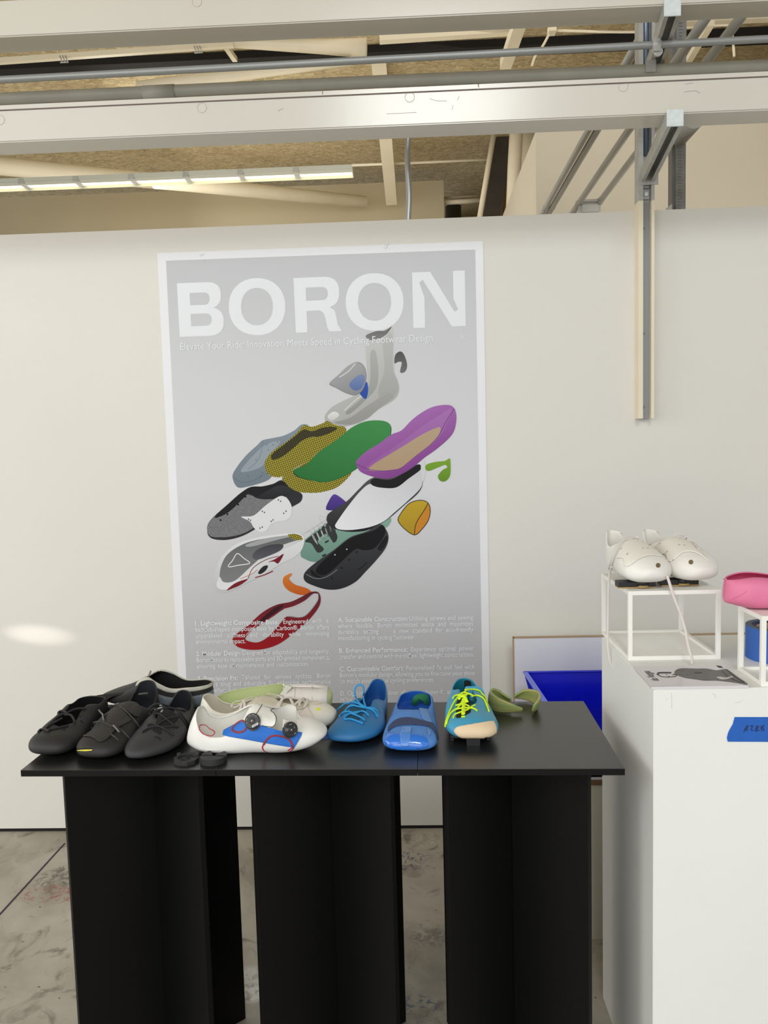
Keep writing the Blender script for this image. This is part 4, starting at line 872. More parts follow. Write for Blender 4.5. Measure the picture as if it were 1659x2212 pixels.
    def laces(self, name, lines, r, m, parent, lift=0.0012, flat=1.0, closed=False, n=8, caps=None):
        obs = []
        for l in lines:
            bm = bmesh.new(); p, nn = self.on(self.sm2(l, 7, closed), lift)
            for _ in range(2):
                p = [p[0]] + [(p[i - 1] + p[i] * 2 + p[i + 1]) / 4 for i in range(1, len(p) - 1)] + [p[-1]]
            add_tube(bm, p, r, n, normals=nn, flat=flat); fixn(bm); obs.append(link(name, bm_mesh(bm), m, parent))
        return obs
    def one(self, name, lines, r, m, parent, lift=0.0012, flat=1.0, closed=False, n=8):
        bm = bmesh.new()
        for l in lines:
            p, nn = self.on(self.sm2(l, 7, closed), lift)
            for _ in range(2):
                p = [p[0]] + [(p[i - 1] + p[i] * 2 + p[i + 1]) / 4 for i in range(1, len(p) - 1)] + [p[-1]]
            add_tube(bm, p, r, n, normals=nn, flat=flat)
        fixn(bm); return link(name, bm_mesh(bm), m, parent)
    def patch(self, name, poly, m, parent, lift=0.0008, th=0.0, sm=True, step=2.5, per=4):
        q = self.sm2(poly, per, True)[:-1] if sm else []
        if not sm:
            for i in range(len(poly)):
                a, b_ = Vector(poly[i]), Vector(poly[(i + 1) % len(poly)]); k = max(1, int((b_ - a).length / step))
                q += [tuple(a.lerp(b_, t / k)) for t in range(k)]
        pts = [Vector(p) for p in q]; nb = len(pts)
        x0, x1 = min(p.x for p in pts), max(p.x for p in pts); y0, y1 = min(p.y for p in pts), max(p.y for p in pts)
        def ins(c):
            r_ = False; j = nb - 1
            for i in range(nb):
                if ((pts[i].y > c.y) != (pts[j].y > c.y)) and (c.x < (pts[j].x - pts[i].x) * (c.y - pts[i].y) / (pts[j].y - pts[i].y) + pts[i].x): r_ = not r_
                j = i
            return r_
        ex = []; y = y0 + step / 2
        while y < y1:
            x = x0 + step / 2
            while x < x1:
                c = Vector((x, y))
                if ins(c): ex.append(c)
                x += step
            y += step
        v, e, f, *_ = geometry.delaunay_2d_cdt(pts + ex, [(i, (i + 1) % nb) for i in range(nb)], [], 1, 1e-4)
        bm = bmesh.new(); vs = []
        hits = [self.hit(p.x, p.y) or self.edge(p.x, p.y) for p in v]
        vs = [bm.verts.new(h[0] + h[1] * lift) if h else None for h in hits]
        for t in f:
            if any(vs[i] is None for i in t): continue
            if max((vs[t[0]].co - vs[t[1]].co).length, (vs[t[1]].co - vs[t[2]].co).length, (vs[t[0]].co - vs[t[2]].co).length) > 0.03: continue
            fc = bm.faces.new([vs[i] for i in t]); fc.normal_update()
            if fc.normal.dot(fc.calc_center_median() - CO) > 0: fc.normal_flip()
        bmesh.ops.delete(bm, geom=[x for x in bm.verts if not x.link_faces], context='VERTS')
        ob = link(name, bm_mesh(bm), m, parent, True)
        if th: sl = ob.modifiers.new('thickness', 'SOLIDIFY'); sl.thickness = th; sl.offset = 1
        return ob
def shoe_root(S, name, label, cat='shoe', group=None):
    return thing(name, S.o, label, cat, group, math.atan2(S.d.y, S.d.x) - H2)
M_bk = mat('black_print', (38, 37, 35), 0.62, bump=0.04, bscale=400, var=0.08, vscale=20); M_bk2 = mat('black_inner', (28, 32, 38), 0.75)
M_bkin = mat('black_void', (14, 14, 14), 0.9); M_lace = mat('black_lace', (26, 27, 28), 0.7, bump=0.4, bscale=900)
M_gray = mat('dark_strap', (46, 44, 40), 0.7, bump=0.15, bscale=300)
TT = TZ + 0.0003
# --- black shoes on the left pedestal
A = Shoe((-0.719, 1.70), (-0.733, 1.446), TT, w=((0, .034), (.3, .038), (.6, .046), (.75, .051), (1, .046)), zt=((0, .05), (.12, .050), (.26, .049), (.40, .058), (.44, .056), (.6, .048), (.72, .044), (.85, .042), (1, .036)),
         gap=((0, .85), (.3, .85), (.4, .5), (.5, .42), (.70, .38), (.75, .0), (1, 0)), ztip=.018, tcap=.24, tpow=2.8, tcz=.13, zm=.45, cl=((0, .006), (.7, 0), (1, -.002)))
r = shoe_root(A, 'laced_shoe', 'matte black laced cycling shoe at the far left of the pedestals'); r['group'] = 'black shoes'
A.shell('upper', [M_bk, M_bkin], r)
A.laces('lace', [[(84, 1583), (88, 1578), (96, 1577), (106, 1581)], [(100, 1574), (112, 1563), (128, 1549), (146, 1541), (165, 1533), (186, 1532)], [(128, 1549), (127, 1541), (135, 1537), (143, 1541), (146, 1545)], [(140, 1546), (152, 1546), (159, 1555), (161, 1563)], [(104, 1578), (125, 1574), (140, 1571), (147, 1569)], [(98, 1577), (108, 1568), (122, 1560), (135, 1553)]], .0024, M_lace, r, .002)
A.laces('eyelet', [[(172, 1546), (174, 1548)], [(174, 1556), (178, 1561)], [(136, 1575), (139, 1578)], [(96, 1583), (106, 1582)]], .0022, M_bkin, r, 0, .5)
B = Shoe((-0.598, 1.700), (-0.632, 1.428), TT, w=((0, .026), (.12, .031), (.3, .036), (.5, .042), (.72, .051), (.85, .051), (1, .045)), zt=((0, .083), (.05, .079), (.11, .062), (.2, .046), (.3, .044), (.4, .058), (.5, .060), (.65, .052), (.8, .044), (1, .036)),
         gap=((0, .85), (.25, .85), (.36, .6), (.42, .45), (.68, .38), (.73, .0), (1, 0)), ztip=.017, tcap=.24, tpow=2.8, tcz=.13, zm=.42, lean=.012, cl=((0, .004), (.6, 0), (1, -.002)))
r = shoe_root(B, 'strapped_shoe', 'black shoe with a yellow toe slot, wide straps and speckled laces, second from the left'); r['group'] = 'black shoes'
B.shell('upper', [M_bk, M_bk2], r)
B.patch('toe_slot', [(162, 1617.5), (166, 1617), (198, 1616.5), (201, 1618), (199, 1621), (185, 1623), (166, 1622.5), (162, 1621)], M_bkin, r, .0006)
B.patch('slot_insert', [(168, 1620.5), (180, 1619.5), (199, 1619), (200, 1620), (197, 1621.5), (185, 1622.5), (170, 1622)], mat('yellow_insert', (216, 206, 52), 0.6), r, .0011)
B.patch('strap', [(156, 1606), (160, 1600), (170, 1593), (185, 1592), (200, 1594), (214, 1603), (224, 1602), (236, 1594), (246, 1582), (262, 1569), (281, 1559), (281, 1554), (262, 1530), (248, 1527), (240, 1535), (226, 1558), (214, 1573), (200, 1587), (183, 1589), (184, 1586), (196, 1577), (206, 1562), (216, 1545), (228, 1529), (224, 1527), (214, 1537), (205, 1550), (196, 1564), (182, 1582), (172, 1590), (160, 1597)], M_gray, r, .0016, .0014)
B.patch('strap', [(228, 1528), (233, 1519), (240, 1514), (252, 1512), (268, 1513), (284, 1518), (298, 1526), (303, 1537), (301, 1544), (296, 1551), (286, 1547), (270, 1535), (255, 1529), (240, 1526)], M_gray, r, .0036, .0014)
B.patch('buckle', [(238, 1522), (241, 1518), (258, 1516), (259, 1524), (254, 1526), (238, 1526)], mat('silver_tape', (120, 128, 134), 0.3, metal=.3), r, .0056, .0006)
B.laces('lace', [[(234, 1526), (246, 1526), (262, 1531), (276, 1543), (290, 1560), (299, 1573)], [(202, 1566), (210, 1562), (226, 1564), (240, 1571), (258, 1577), (270, 1589), (282, 1601)], [(240, 1590), (250, 1597), (254, 1602)]], .0014, mat('speckled_lace', (34, 34, 34), 0.8, vscale=500, var_col=(78, 78, 76)), r, .0038)
B.laces('lace_tip', [[(213, 1533), (219, 1541), (225, 1552), (228, 1560)], [(245, 1573), (251, 1580), (256, 1587)]], .0018, mat('lace_tip_grey', (110, 110, 106), 0.5), r, .0065)
B.patch('heel_slit', [(299, 1499.5), (303, 1497.5), (318, 1496), (319, 1499), (305, 1501), (300, 1501.5)], mat('slit_edge', (72, 72, 66), .6), r, .0009)
Cc = Shoe((-0.522, 1.692), (-0.525, 1.423), TT, w=((0, .024), (.12, .030), (.3, .037), (.5, .044), (.7, .052), (.85, .051), (1, .042)), zr=((0, .063), (.03, .058), (.08, .044), (.16, .032), (.28, .036), (.36, .052), (.5, .054), (.65, .049), (.8, .041), (1, .030)), zt=((0, .063), (.05, .061), (.11, .052), (.2, .040), (.3, .036), (.38, .052), (.5, .054), (.65, .049), (.8, .041), (1, .030)),
         gap=((0, .85), (.25, .85), (.34, .55), (.4, .34), (.6, .28), (.64, .0), (1, 0)), ztip=.013, tcap=.36, tpow=2.1, tcz=.16, cl=((0, .002), (.5, 0), (.8, .004), (1, .020)), zm=.4)
r = shoe_root(Cc, 'laced_shoe', 'charcoal laced shoe beside the white taped one, third from the left'); r['group'] = 'black shoes'
M_ch = mat('charcoal_print', (50, 50, 51), 0.6, bump=0.04, bscale=400, var=0.06, vscale=20)
Cc.shell('upper', [M_ch, M_bk2], r)
Cc.patch('tongue', [(329, 1577), (336, 1566), (341, 1545), (352, 1532), (372, 1535), (384, 1551), (378, 1562), (352, 1573), (348, 1586), (340, 1584)], M_bkin, r, .0004)
Cc.laces('lace', [[(325, 1535), (336, 1529), (350, 1529), (370, 1531), (400, 1537)], [(322, 1541), (336, 1539), (352, 1533), (365, 1530)], [(333, 1543), (346, 1544), (362, 1557), (376, 1569)], [(319, 1567), (330, 1565), (345, 1571), (362, 1579), (375, 1590)], [(308, 1583), (320, 1575), (336, 1571), (356, 1572), (374, 1571), (385, 1572)], [(337, 1570), (350, 1561), (368, 1552), (386, 1550)], [(384, 1541), (394, 1555), (406, 1573)], [(388, 1541), (398, 1554), (407, 1567)], [(320, 1534), (332, 1522), (350, 1521), (366, 1527)]], .0019, M_lace, r, .0018)
Cc.laces('lace_tip', [[(345, 1524), (350, 1523)], [(335, 1537), (352, 1533)], [(352, 1539), (349, 1542)]], .0015, mat('lace_tip_silver', (170, 172, 166), 0.4), r, .005)
Cc.laces('eyelet', [[(334, 1592), (341, 1593), (347, 1598)]], .0017, M_bkin, r, 0, .5)
# black shoe with grey taped collar lying behind them
K = Shoe((-0.474, 1.728), (-0.752, 1.795), TT, w=((0, .036), (.3, .040), (.6, .044), (.8, .042), (1, .03)), zt=((0, .061), (.12, .059), (.3, .055), (.42, .068), (.52, .076), (.6, .066), (.75, .046), (.9, .032), (1, .024)),
         gap=((0, .9), (.4, .9), (.52, .6), (.6, .3), (.64, 0), (1, 0)), zb=((0, .012), (.15, .004), (.7, .002), (1, .006)), ztip=.018, zm=.5, nu=3.0, lean=.0)
r = shoe_root(K, 'collared_shoe', 'black shoe with a collar edged in grey tape, lying side-on behind the front black shoes')
K.shell('upper', [M_bk, M_bkin], r)
K.shell('taped_collar', mat('grey_tape', (206, 204, 190), 0.7, bump=0.6, bscale=120, var=0.18, vscale=40), r, .0036, keep=lambda s, j: abs(j) > 0.70 and s < 0.60, off=0.0012)
K.shell('sole_cover', mat('glitter_fabric', (132, 142, 152), 0.6, bump=0.8, bscale=700, var=0.25, vscale=200), r, .002, keep=lambda s, j: abs(j) < 0.55 and s < 0.5, off=0.0012)
K.laces('lace_tab', [[(322, 1461), (326, 1452)]], .0022, mat('tab_grey', (150, 146, 134), .7), r, .002)
# flat black flap in front of it
bm = bmesh.new(); fp = [P(195, 1512, 1, 1.735), P(206, 1503, 1, 1.735), P(230, 1499, 1, 1.735), P(262, 1496, 1, 1.735), P(280, 1492, 1, 1.735), P(285, 1500, 1, 1.735), P(258, 1501, 1, 1.735), P(240, 1506, 1, 1.735), P(228, 1514, 1, 1.735), P(214, 1520, 1, 1.735), P(200, 1516, 1, 1.735)]
add_prism(bm, smooth_line(fp, 3, True), (0.01, 0.05, -0.012)); fixn(bm); tg = link('tongue_flap', bm_mesh(bm), M_gray, r)

# --- white shoes
M_wh = mat('white_print', (238, 237, 230), 0.5, bump=0.03, bscale=300, var=0.02, vscale=12); M_wh2 = mat('white_inner', (242, 240, 232), 0.6)
M_whw = mat('ivory_print', (232, 228, 214), 0.5, var=0.03); M_blt = mat('blue_tape', (36, 112, 205), 0.65, bump=0.3, bscale=500, var=0.05, vscale=80)
Wt = Shoe((-0.463, 1.488), (-0.181, 1.490), TT, w=((0, .033), (.2, .037), (.45, .039), (.7, .048), (.85, .048), (1, .040)), zt=((0, .086), (.06, .080), (.13, .062), (.22, .056), (.32, .064), (.44, .083), (.52, .084), (.65, .072), (.8, .063), (.9, .060), (1, .05)),
          zr=((0, .086), (.05, .074), (.12, .05), (.2, .037), (.28, .037), (.36, .05), (.44, .068), (.5, .08), (.65, .070), (.8, .063), (.9, .060), (1, .05)),
          gap=((0, .82), (.3, .82), (.44, .5), (.5, .5), (.6, .62), (.79, .6), (.802, 0), (1, 0)), zb=((0, .012), (.12, .003), (.6, 0), (.75, .003), (.88, .012), (1, .026)), ztip=.036, tcap=.26, tpow=2.6, tcz=.14, lean=.026, hcap=.14, cl=((0, 0), (.5, .002), (.8, .004), (1, .008)))
r = shoe_root(Wt, 'white_taped_shoe', 'white shoe shell with blue tape and two black lacing dials, on the middle pedestal')
Wt.shell('upper', [M_wh, M_wh2], r, .003, keep=lambda s, j: not (0.60 < s < 0.79 and j > 0.56))
Wt.patch('side_panel', [(524, 1560), (540, 1530), (553, 1522), (570, 1526), (588, 1534), (596, 1548), (598, 1562), (590, 1571), (575, 1572), (545, 1566)], M_wh, r, .0010, .0012, sm=False)
Wt.patch('dial_tab', [(611, 1555), (640, 1562), (640, 1575), (611, 1575)], M_wh, r, .0014, .001, sm=False)
bt = Wt.patch('blue_tape', [(481, 1589), (484, 1578), (522, 1558), (540, 1561), (580, 1571), (612, 1578), (648, 1582), (653, 1583), (651, 1590), (645, 1600), (636, 1614), (590, 1607), (540, 1598)], M_blt, r, .0020, .0003, sm=False)
M_mark = mat('red_marker', (200, 34, 70), 0.5, var=0.15, vscale=90); M_mark2 = mat('marker_on_tape', (150, 46, 52), 0.6, var=0.12, vscale=90)
Wt.one('marker_ring', [[(431, 1567), (436, 1566), (445, 1567), (452, 1574), (460, 1578), (464, 1583), (457, 1590), (446, 1588), (437, 1584), (430, 1575), (431, 1568)]], .0010, M_mark, r, .0003, .3)
Wt.one('marker_ring', [[(532, 1562), (525, 1558), (515, 1562), (505, 1571), (503, 1578), (512, 1582), (526, 1580), (534, 1572)]], .0019, M_mark2, r, .0026, .2)
Wt.one('marker_ring', [[(570, 1608), (576, 1598), (586, 1590), (600, 1588), (618, 1592), (628, 1600), (633, 1612)]], .0019, M_mark2, r, .0026, .2)
Wt.one('marker_ring', [[(570, 1607), (567, 1614), (571, 1622), (584, 1626), (604, 1627), (622, 1625), (632, 1618), (634, 1613), (622, 1621)]], .0013, M_mark, r, .0006, .25)
M_dial = mat('dial_black', (20, 20, 20), 0.25, coat=.3); M_dialring = mat('dial_base', (96, 94, 84), 0.7, bump=.8, bscale=400)
def dial(px, py, R, txt):
    h = Wt.hit(px, py); c, n_ = h; n_ = (n_ + Vector((0, -0.35, 0.25))).normalized(); u = n_.cross(Vector((0, 0, 1))).normalized(); v = u.cross(n_) * -1
    if v.z < 0: v = -v
    u = v.cross(n_)
    def disc(r0, r1, h0, h1, nn=40, teeth=0):
        bm = bmesh.new(); rings = []
        for rr, hh in ((r0, h0), (r0 * 1.0, h1 - 0.0008), (r1, h1)):
            rings.append([bm.verts.new(c + n_ * hh + (u * math.cos(2 * PI * k / nn) + v * math.sin(2 * PI * k / nn)) * (rr * (1 + teeth * (k % 2)))) for k in range(nn)])
        for i in range(2):
            for k in range(nn): bm.faces.new((rings[i][k], rings[i][(k + 1) % nn], rings[i + 1][(k + 1) % nn], rings[i + 1][k]))
        bm.faces.new(rings[0][::-1]); bm.faces.new(rings[-1]); fixn(bm); return bm
    cc = c; c = cc - v * R * 0.18
    d0 = link('dial_base', bm_mesh(disc(R * 0.98, R * 0.96, 0.001, 0.004)), M_dialring, r); c = cc
    d = link('dial', bm_mesh(disc(R, R * 0.92, 0.004, 0.0115, 48, 0.04)), M_dial, r)
    link('dial_hub', bm_mesh(disc(R * .42, R * .34, 0.0115, 0.0128)), mat('dial_hub', (44, 44, 44), .3), d); link('dial_screw', bm_mesh(disc(R * .11, R * .09, 0.0128, 0.0134, 12)), mat('screw_pale', (196, 190, 176), .3), d)
    bm = bmesh.new()
    segs = ((1.3, 1.7, .78), (2.0, 2.3, .78), (2.7, 3.1, .78), (3.5, 3.7, .74), (.85, 1.05, .8)) if txt else ((1.3, 1.8, .74), (2.6, 3.2, .78), (5.2, 5.6, .78), (2.6, 3.3, .55), (0.2, .6, .55), (4.3, 5.0, .3), (1, 2, .3))
    for a0, a1, f in segs:
        add_tube(bm, [c + n_ * 0.0119 + (u * math.cos(t) + v * math.sin(t)) * R * f for t in [a0 + (a1 - a0) * k / 6 for k in range(7)]], 0.00035, 5)
    if txt:
        me = text_mesh('atop', R * .52, 0.0002)
        ctr = c + n_ * 0.0122 + (u * .50 - v * .46) * R; th = math.radians(32); ux = u * math.cos(th) + v * math.sin(th); vx = -u * math.sin(th) + v * math.cos(th)
        w_ = max(q_.co.x for q_ in me.vertices)
        for q_ in me.vertices: q_.co = ctr + ux * (q_.co.x - w_ / 2) + vx * (q_.co.y - R * .15)
        bm.from_mesh(me); bpy.data.meshes.remove(me)
    link('dial_marking', bm_mesh(bm), mat('dial_print', (226, 226, 220), .5), d)
dial(548.5, 1559.5, .0148, True); dial(623, 1575, .0142, False)
Wt.one('dial_cord', [[(553, 1546), (558, 1538), (563, 1530), (566, 1524)]], .0006, M_bkin, r, .003)
Wt.one('dial_cord', [[(566, 1567), (574, 1569), (586, 1570), (592, 1569), (597, 1563), (598, 1553), (592, 1543), (584, 1537), (592, 1533)]], .0006, M_bkin, r, .0030)
Wt.one('sole_flake', [[(432, 1616), (440, 1618), (452, 1620), (462, 1620), (474, 1621)]], .0009, M_wh, r, .0, .8)

Wb = Shoe((-0.475, 1.625), (-0.175, 1.607), TT, w=((0, .033), (.2, .036), (.45, .038), (.7, .047), (.85, .046), (1, .036)), zt=((0, .067), (.06, .062), (.14, .044), (.24, .038), (.36, .050), (.46, .060), (.6, .056), (.8, .052), (.9, .050), (1, .042)),
          gap=((0, .82), (.3, .8), (.44, .5), (.5, .42), (.74, .34), (.78, 0), (1, 0)), ztip=.028, tcap=.24, tpow=2.7, tcz=.13, lean=.012)
r = shoe_root(Wb, 'white_laced_shoe', 'ivory white shoe with flat white laces and a yellow dot on its toe')
Wb.shell('upper', [M_whw, mat('ivory_inner', (222, 216, 198), .6)], r, .0028)
Wb.patch('tongue', [(528, 1531), (545, 1515), (568, 1504), (592, 1508), (606, 1518), (640, 1523), (668, 1524), (655, 1532), (630, 1534), (606, 1530), (590, 1535), (560, 1540), (540, 1545)], mat('felt_tongue', (208, 200, 180), 0.9, bump=.6, bscale=500), r, .0010, .0012)
Wb.patch('bandage', [(596, 1520), (612, 1522), (630, 1535), (640, 1545), (664, 1527), (678, 1550), (668, 1562), (640, 1560), (620, 1556), (606, 1545)], mat('white_bandage', (226, 216, 206), 0.85, bump=.4, bscale=300), r, .0015, .0004, sm=False)
Wb.patch('toe_dot', [(683, 1532), (688, 1529), (693, 1532), (688, 1535)], mat('yellow_dot', (232, 236, 40), .5), r, .0006)
Wb.one('toe_mark', [[(680, 1522), (688, 1521), (696, 1520)]], .0006, mat('faint_red', (206, 130, 110), .6), r, .0003, .3)
M_wl = mat('white_lace', (224, 216, 210), 0.85, bump=.5, bscale=700)
Wb.laces('lace', [[(577, 1502), (600, 1506), (610, 1512), (604, 1521), (596, 1530), (580, 1534)], [(600, 1506), (606, 1504), (611, 1510), (606, 1522), (602, 1532)], [(611, 1513), (622, 1510), (630, 1510)], [(627, 1512), (632, 1522), (636, 1534), (632, 1538)], [(634, 1529), (640, 1522), (647, 1516), (655, 1514)], [(646, 1528), (648, 1518), (656, 1511), (663, 1513), (664, 1520), (657, 1530)], [(502, 1530), (505, 1518), (518, 1514), (528, 1518), (530, 1530), (528, 1541)], [(506, 1532), (516, 1528), (526, 1520), (530, 1514)], [(524, 1524), (520, 1534), (516, 1546)], [(530, 1516), (545, 1508), (560, 1503)]], .0030, M_wl, r, .004, .35)
G = Shoe((-0.462, 1.70), (-0.194, 1.715), TT, w=((0, .030), (.2, .034), (.45, .036), (.7, .046), (.85, .045), (1, .036)), zt=((0, .034), (.15, .043), (.4, .051), (.6, .054), (.8, .053), (1, .047)),
          gap=((0, .9), (.56, .9), (.6, 0), (1, 0)), zr=((0, .032), (.15, .030), (.3, .032), (.5, .036), (.6, .050), (.8, .052), (1, .047)), ztip=.03, tcap=.12, tpow=3.6, tcz=.08, lean=.0, nu=3.2)
r = shoe_root(G, 'lime_shoe', 'pale lime shoe shell with its toe wrapped in white tape, rearmost beside the poster')
G.shell('upper', [mat('lime_shell', (200, 210, 150), 0.45, var=0.05), mat('lime_inner', (206, 216, 160), 0.45)], r, .0028)
G.shell('insole', mat('lime_insole', (168, 194, 40), .6), r, .002, keep=lambda s, j: abs(j) < 0.42 and s < .62, off=-.005)
G.shell('tape_wrap', mat('white_wrap', (236, 232, 226), 0.55, bump=0.5, bscale=70, var=0.05, vscale=30), r, .002, keep=lambda s, j: .57 < s < .96, off=.0018)
G.patch('loose_tape_end', [(609, 1488), (614, 1484), (631, 1485), (629, 1492), (618, 1501), (613, 1495)], mat('clear_tape', (224, 228, 212), .3), r, .004, .0005, sm=False)
G.one('wrap_seam', [[(638, 1486), (637, 1500), (636, 1516)], [(657, 1485), (656, 1515)], [(674, 1485), (674, 1513)], [(632, 1488), (660, 1492), (690, 1490), (710, 1487)]], .0006, mat('seam_grey', (190, 184, 176), .7), r, .0022)

# --- blue shoes
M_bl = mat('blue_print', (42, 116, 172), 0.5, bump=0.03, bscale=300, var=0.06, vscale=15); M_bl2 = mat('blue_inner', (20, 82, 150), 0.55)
Bl = Shoe((-0.088, 1.765), (-0.144, 1.492), TT, w=((0, .022), (.12, .028), (.3, .036), (.5, .043), (.7, .053), (.85, .053), (1, .046)), zr=((0, .056), (.03, .051), (.08, .037), (.15, .027), (.24, .022), (.33, .026), (.38, .042), (.5, .046), (.65, .042), (.8, .038), (1, .030)), zt=((0, .056), (.04, .055), (.1, .047), (.2, .035), (.3, .031), (.38, .042), (.5, .046), (.65, .042), (.8, .038), (1, .030)),
          gap=((0, .88), (.25, .86), (.34, .7), (.40, .42), (.6, .28), (.66, 0), (1, 0)), ztip=.016, tcap=.28, tpow=2.6, tcz=.13, cl=((0, .004), (.5, -.002), (.8, -.004), (1, .012)), lean=.004, hbulge=.004)
r = shoe_root(Bl, 'blue_laced_shoe', 'blue laced shoe with a tall lace loop, left of the blue taped one')
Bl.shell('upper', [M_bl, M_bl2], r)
M_bll = mat('blue_lace', (40, 152, 214), 0.7, bump=.3, bscale=700)
Bl.patch('tongue', [(754, 1529), (758, 1524), (784, 1529), (790, 1536), (784, 1543), (777, 1555), (760, 1557), (750, 1552), (756, 1540)], mat('teal_dark', (14, 70, 96), .7), r, .0003)  # tongue patch in a darker tone than the blue upper
Bl.laces('lace', [[(790, 1530), (776, 1520), (768, 1505), (766, 1492), (770, 1482), (778, 1479), (785, 1484), (786, 1500), (786, 1515), (790, 1530)], [(789, 1531), (775, 1522), (760, 1518), (745, 1520), (736, 1527), (725, 1536)], [(734, 1549), (742, 1541), (754, 1539), (768, 1543), (780, 1538), (790, 1541), (796, 1548)], [(746, 1549), (756, 1543), (770, 1547), (782, 1553), (788, 1558)], [(744, 1556), (756, 1555), (770, 1559), (784, 1565)], [(748, 1536), (752, 1530), (765, 1526), (790, 1531)], [(790, 1530), (806, 1532), (814, 1538), (815, 1550)], [(790, 1531), (802, 1534), (810, 1540), (813, 1548)], [(744, 1553), (752, 1546), (764, 1541), (776, 1539)]], .0019, M_bll, r, .0022)
Bl.laces('eyelet', [[(794, 1546), (796, 1548)], [(788, 1557), (790, 1558)], [(783, 1564), (786, 1565)]], .0018, mat('eyelet_navy', (14, 44, 80), .6), r, 0, .4)
ft = thing('tape_scrap', (-0.19, 1.53, TZ), 'small flat scrap of blue tape lying between the white and blue shoes', 'tape')
bm = bmesh.new(); add_prism(bm, [P(x, y, 2, TZ + .0003) for x, y in ((690, 1587), (704, 1583), (716, 1584), (722, 1596), (692, 1597))], (0, 0, .0004)); fixn(bm); link('tape', bm_mesh(bm), mat('scrap_blue', (64, 104, 190), .6), ft)

M_bt = mat('blue_masking', (84, 140, 214), 0.6, bump=.2, bscale=150, var=0.08, vscale=25); M_bt2 = mat('blue_inner_glossy', (36, 96, 190), 0.45)
Bt = Shoe((-0.004, 1.745), (-0.020, 1.452), TT, w=((0, .036), (.12, .040), (.3, .044), (.5, .048), (.7, .053), (.85, .055), (1, .052)), zt=((0, .033), (.1, .032), (.25, .031), (.38, .035), (.5, .038), (.57, .044), (.7, .042), (.85, .038), (1, .034)),
          gap=((0, .84), (.3, .84), (.42, .74), (.5, .6), (.53, .35), (.545, 0), (1, 0)), zb=((0, .004), (.15, 0), (1, .001)), ztip=.014, tcap=.17, tpow=3.2, tcz=.11, lean=.004, hbulge=.003)
r = shoe_root(Bt, 'blue_taped_shoe', 'blue shoe wrapped in blue tape with a dark band and shiny taped toe')
Bt.shell('upper', [M_bt, M_bt2], r)
Bt.patch('dark_band', [(838, 1577), (842, 1568), (852, 1558), (866, 1552), (885, 1551), (905, 1555), (925, 1561), (934, 1564), (928, 1570), (912, 1568), (895, 1567), (875, 1567), (856, 1570), (846, 1575), (839, 1581)], mat('navy_band', (52, 66, 104), .6, bump=.2, bscale=200), r, .0012, .0006)
Bt.patch('dark_band', [(926, 1570), (934, 1563), (940, 1572), (944, 1584), (946, 1596), (943, 1600), (941, 1588), (934, 1576)], mat('navy_band', (52, 66, 104), .6), r, .0012, .0006)
Bt.patch('clear_toe_tape', [(836, 1586), (845, 1584), (870, 1586), (900, 1587), (918, 1592), (924, 1604), (924, 1612), (905, 1617), (880, 1619), (850, 1617), (836, 1610), (833, 1600)], mat('glossy_blue_tape', (38, 116, 216), 0.12, bump=.6, bscale=45, coat=.8), r, .0014, .0004)
Bt.patch('tape_piece', [(870, 1572), (888, 1573), (886, 1600), (882, 1612), (868, 1612), (864, 1590)], mat('pale_blue_tape', (78, 136, 214), 0.12, bump=.5, bscale=45, coat=.8), r, .0022, .0003, sm=False)
Bt.patch('tape_piece', [(905, 1530), (922, 1532), (934, 1562), (920, 1558), (912, 1552)], mat('pale_masking', (104, 150, 216), .6), r, .0010, .0003, sm=False)
Bt.patch('tape_piece', [(922, 1575), (931, 1577), (930, 1587), (925, 1590)], mat('pale_masking', (104, 150, 216), .6), r, .0012, .0003, sm=False)
# green heel pad inside
hp = Bt; bm = bmesh.new(); gpx = [(889, 1519), (893, 1507), (903, 1501), (915, 1500), (925, 1504), (928, 1514), (926, 1522), (918, 1523), (914, 1517), (908, 1515), (903, 1518), (899, 1524), (892, 1523)]
add_prism(bm, smooth_line([P(x, y, 1, 1.712) for x, y in gpx], 4, True), (0, 0.006, 0)); fixn(bm); bmesh.ops.bevel(bm, geom=[e for e in bm.edges if len(e.link_faces) == 2 and abs(e.link_faces[0].normal.dot(e.link_faces[1].normal)) < .5], offset=.0012, segments=2, affect='EDGES')
link('heel_pad', bm_mesh(bm), mat('green_pad', (32, 118, 74), .8, bump=.5, bscale=600), r, True)

# --- teal shoe with neon laces
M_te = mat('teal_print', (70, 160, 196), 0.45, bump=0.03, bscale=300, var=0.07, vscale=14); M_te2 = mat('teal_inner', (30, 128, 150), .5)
Nn = Shoe((0.106, 1.762), (0.102, 1.480), TT + .010, w=((0, .024), (.1, .028), (.25, .036), (.45, .044), (.65, .050), (.8, .053), (.9, .052), (1, .047)), zt=((0, .046), (.05, .044), (.12, .037), (.22, .037), (.34, .048), (.5, .050), (.65, .047), (.8, .044), (.9, .042), (1, .037)),
          gap=((0, .86), (.2, .84), (.28, .5), (.36, .34), (.44, .34), (.66, .24), (.70, 0), (1, 0)), zb=((0, .004), (.15, 0), (.8, 0), (1, .001)), ztip=.017, tcap=.2, tpow=2.7, tcz=.15, cl=((0, 0), (.5, 0), (.8, -.003), (1, -.006)), lean=.004, hbulge=.003)
r = shoe_root(Nn, 'neon_laced_shoe', 'teal shoe with neon yellow laces and a cream toe, on black cleats')
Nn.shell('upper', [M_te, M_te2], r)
Nn.patch('toe_cap', [(982, 1577), (988, 1571), (1000, 1568), (1030, 1563), (1062, 1558), (1068, 1562), (1072, 1575), (1070, 1586), (1058, 1593), (1035, 1597), (1010, 1596), (993, 1591), (984, 1584)], mat('cream_toe', (232, 208, 172), 0.6, bump=.1, bscale=400), r, .0011, .0006)
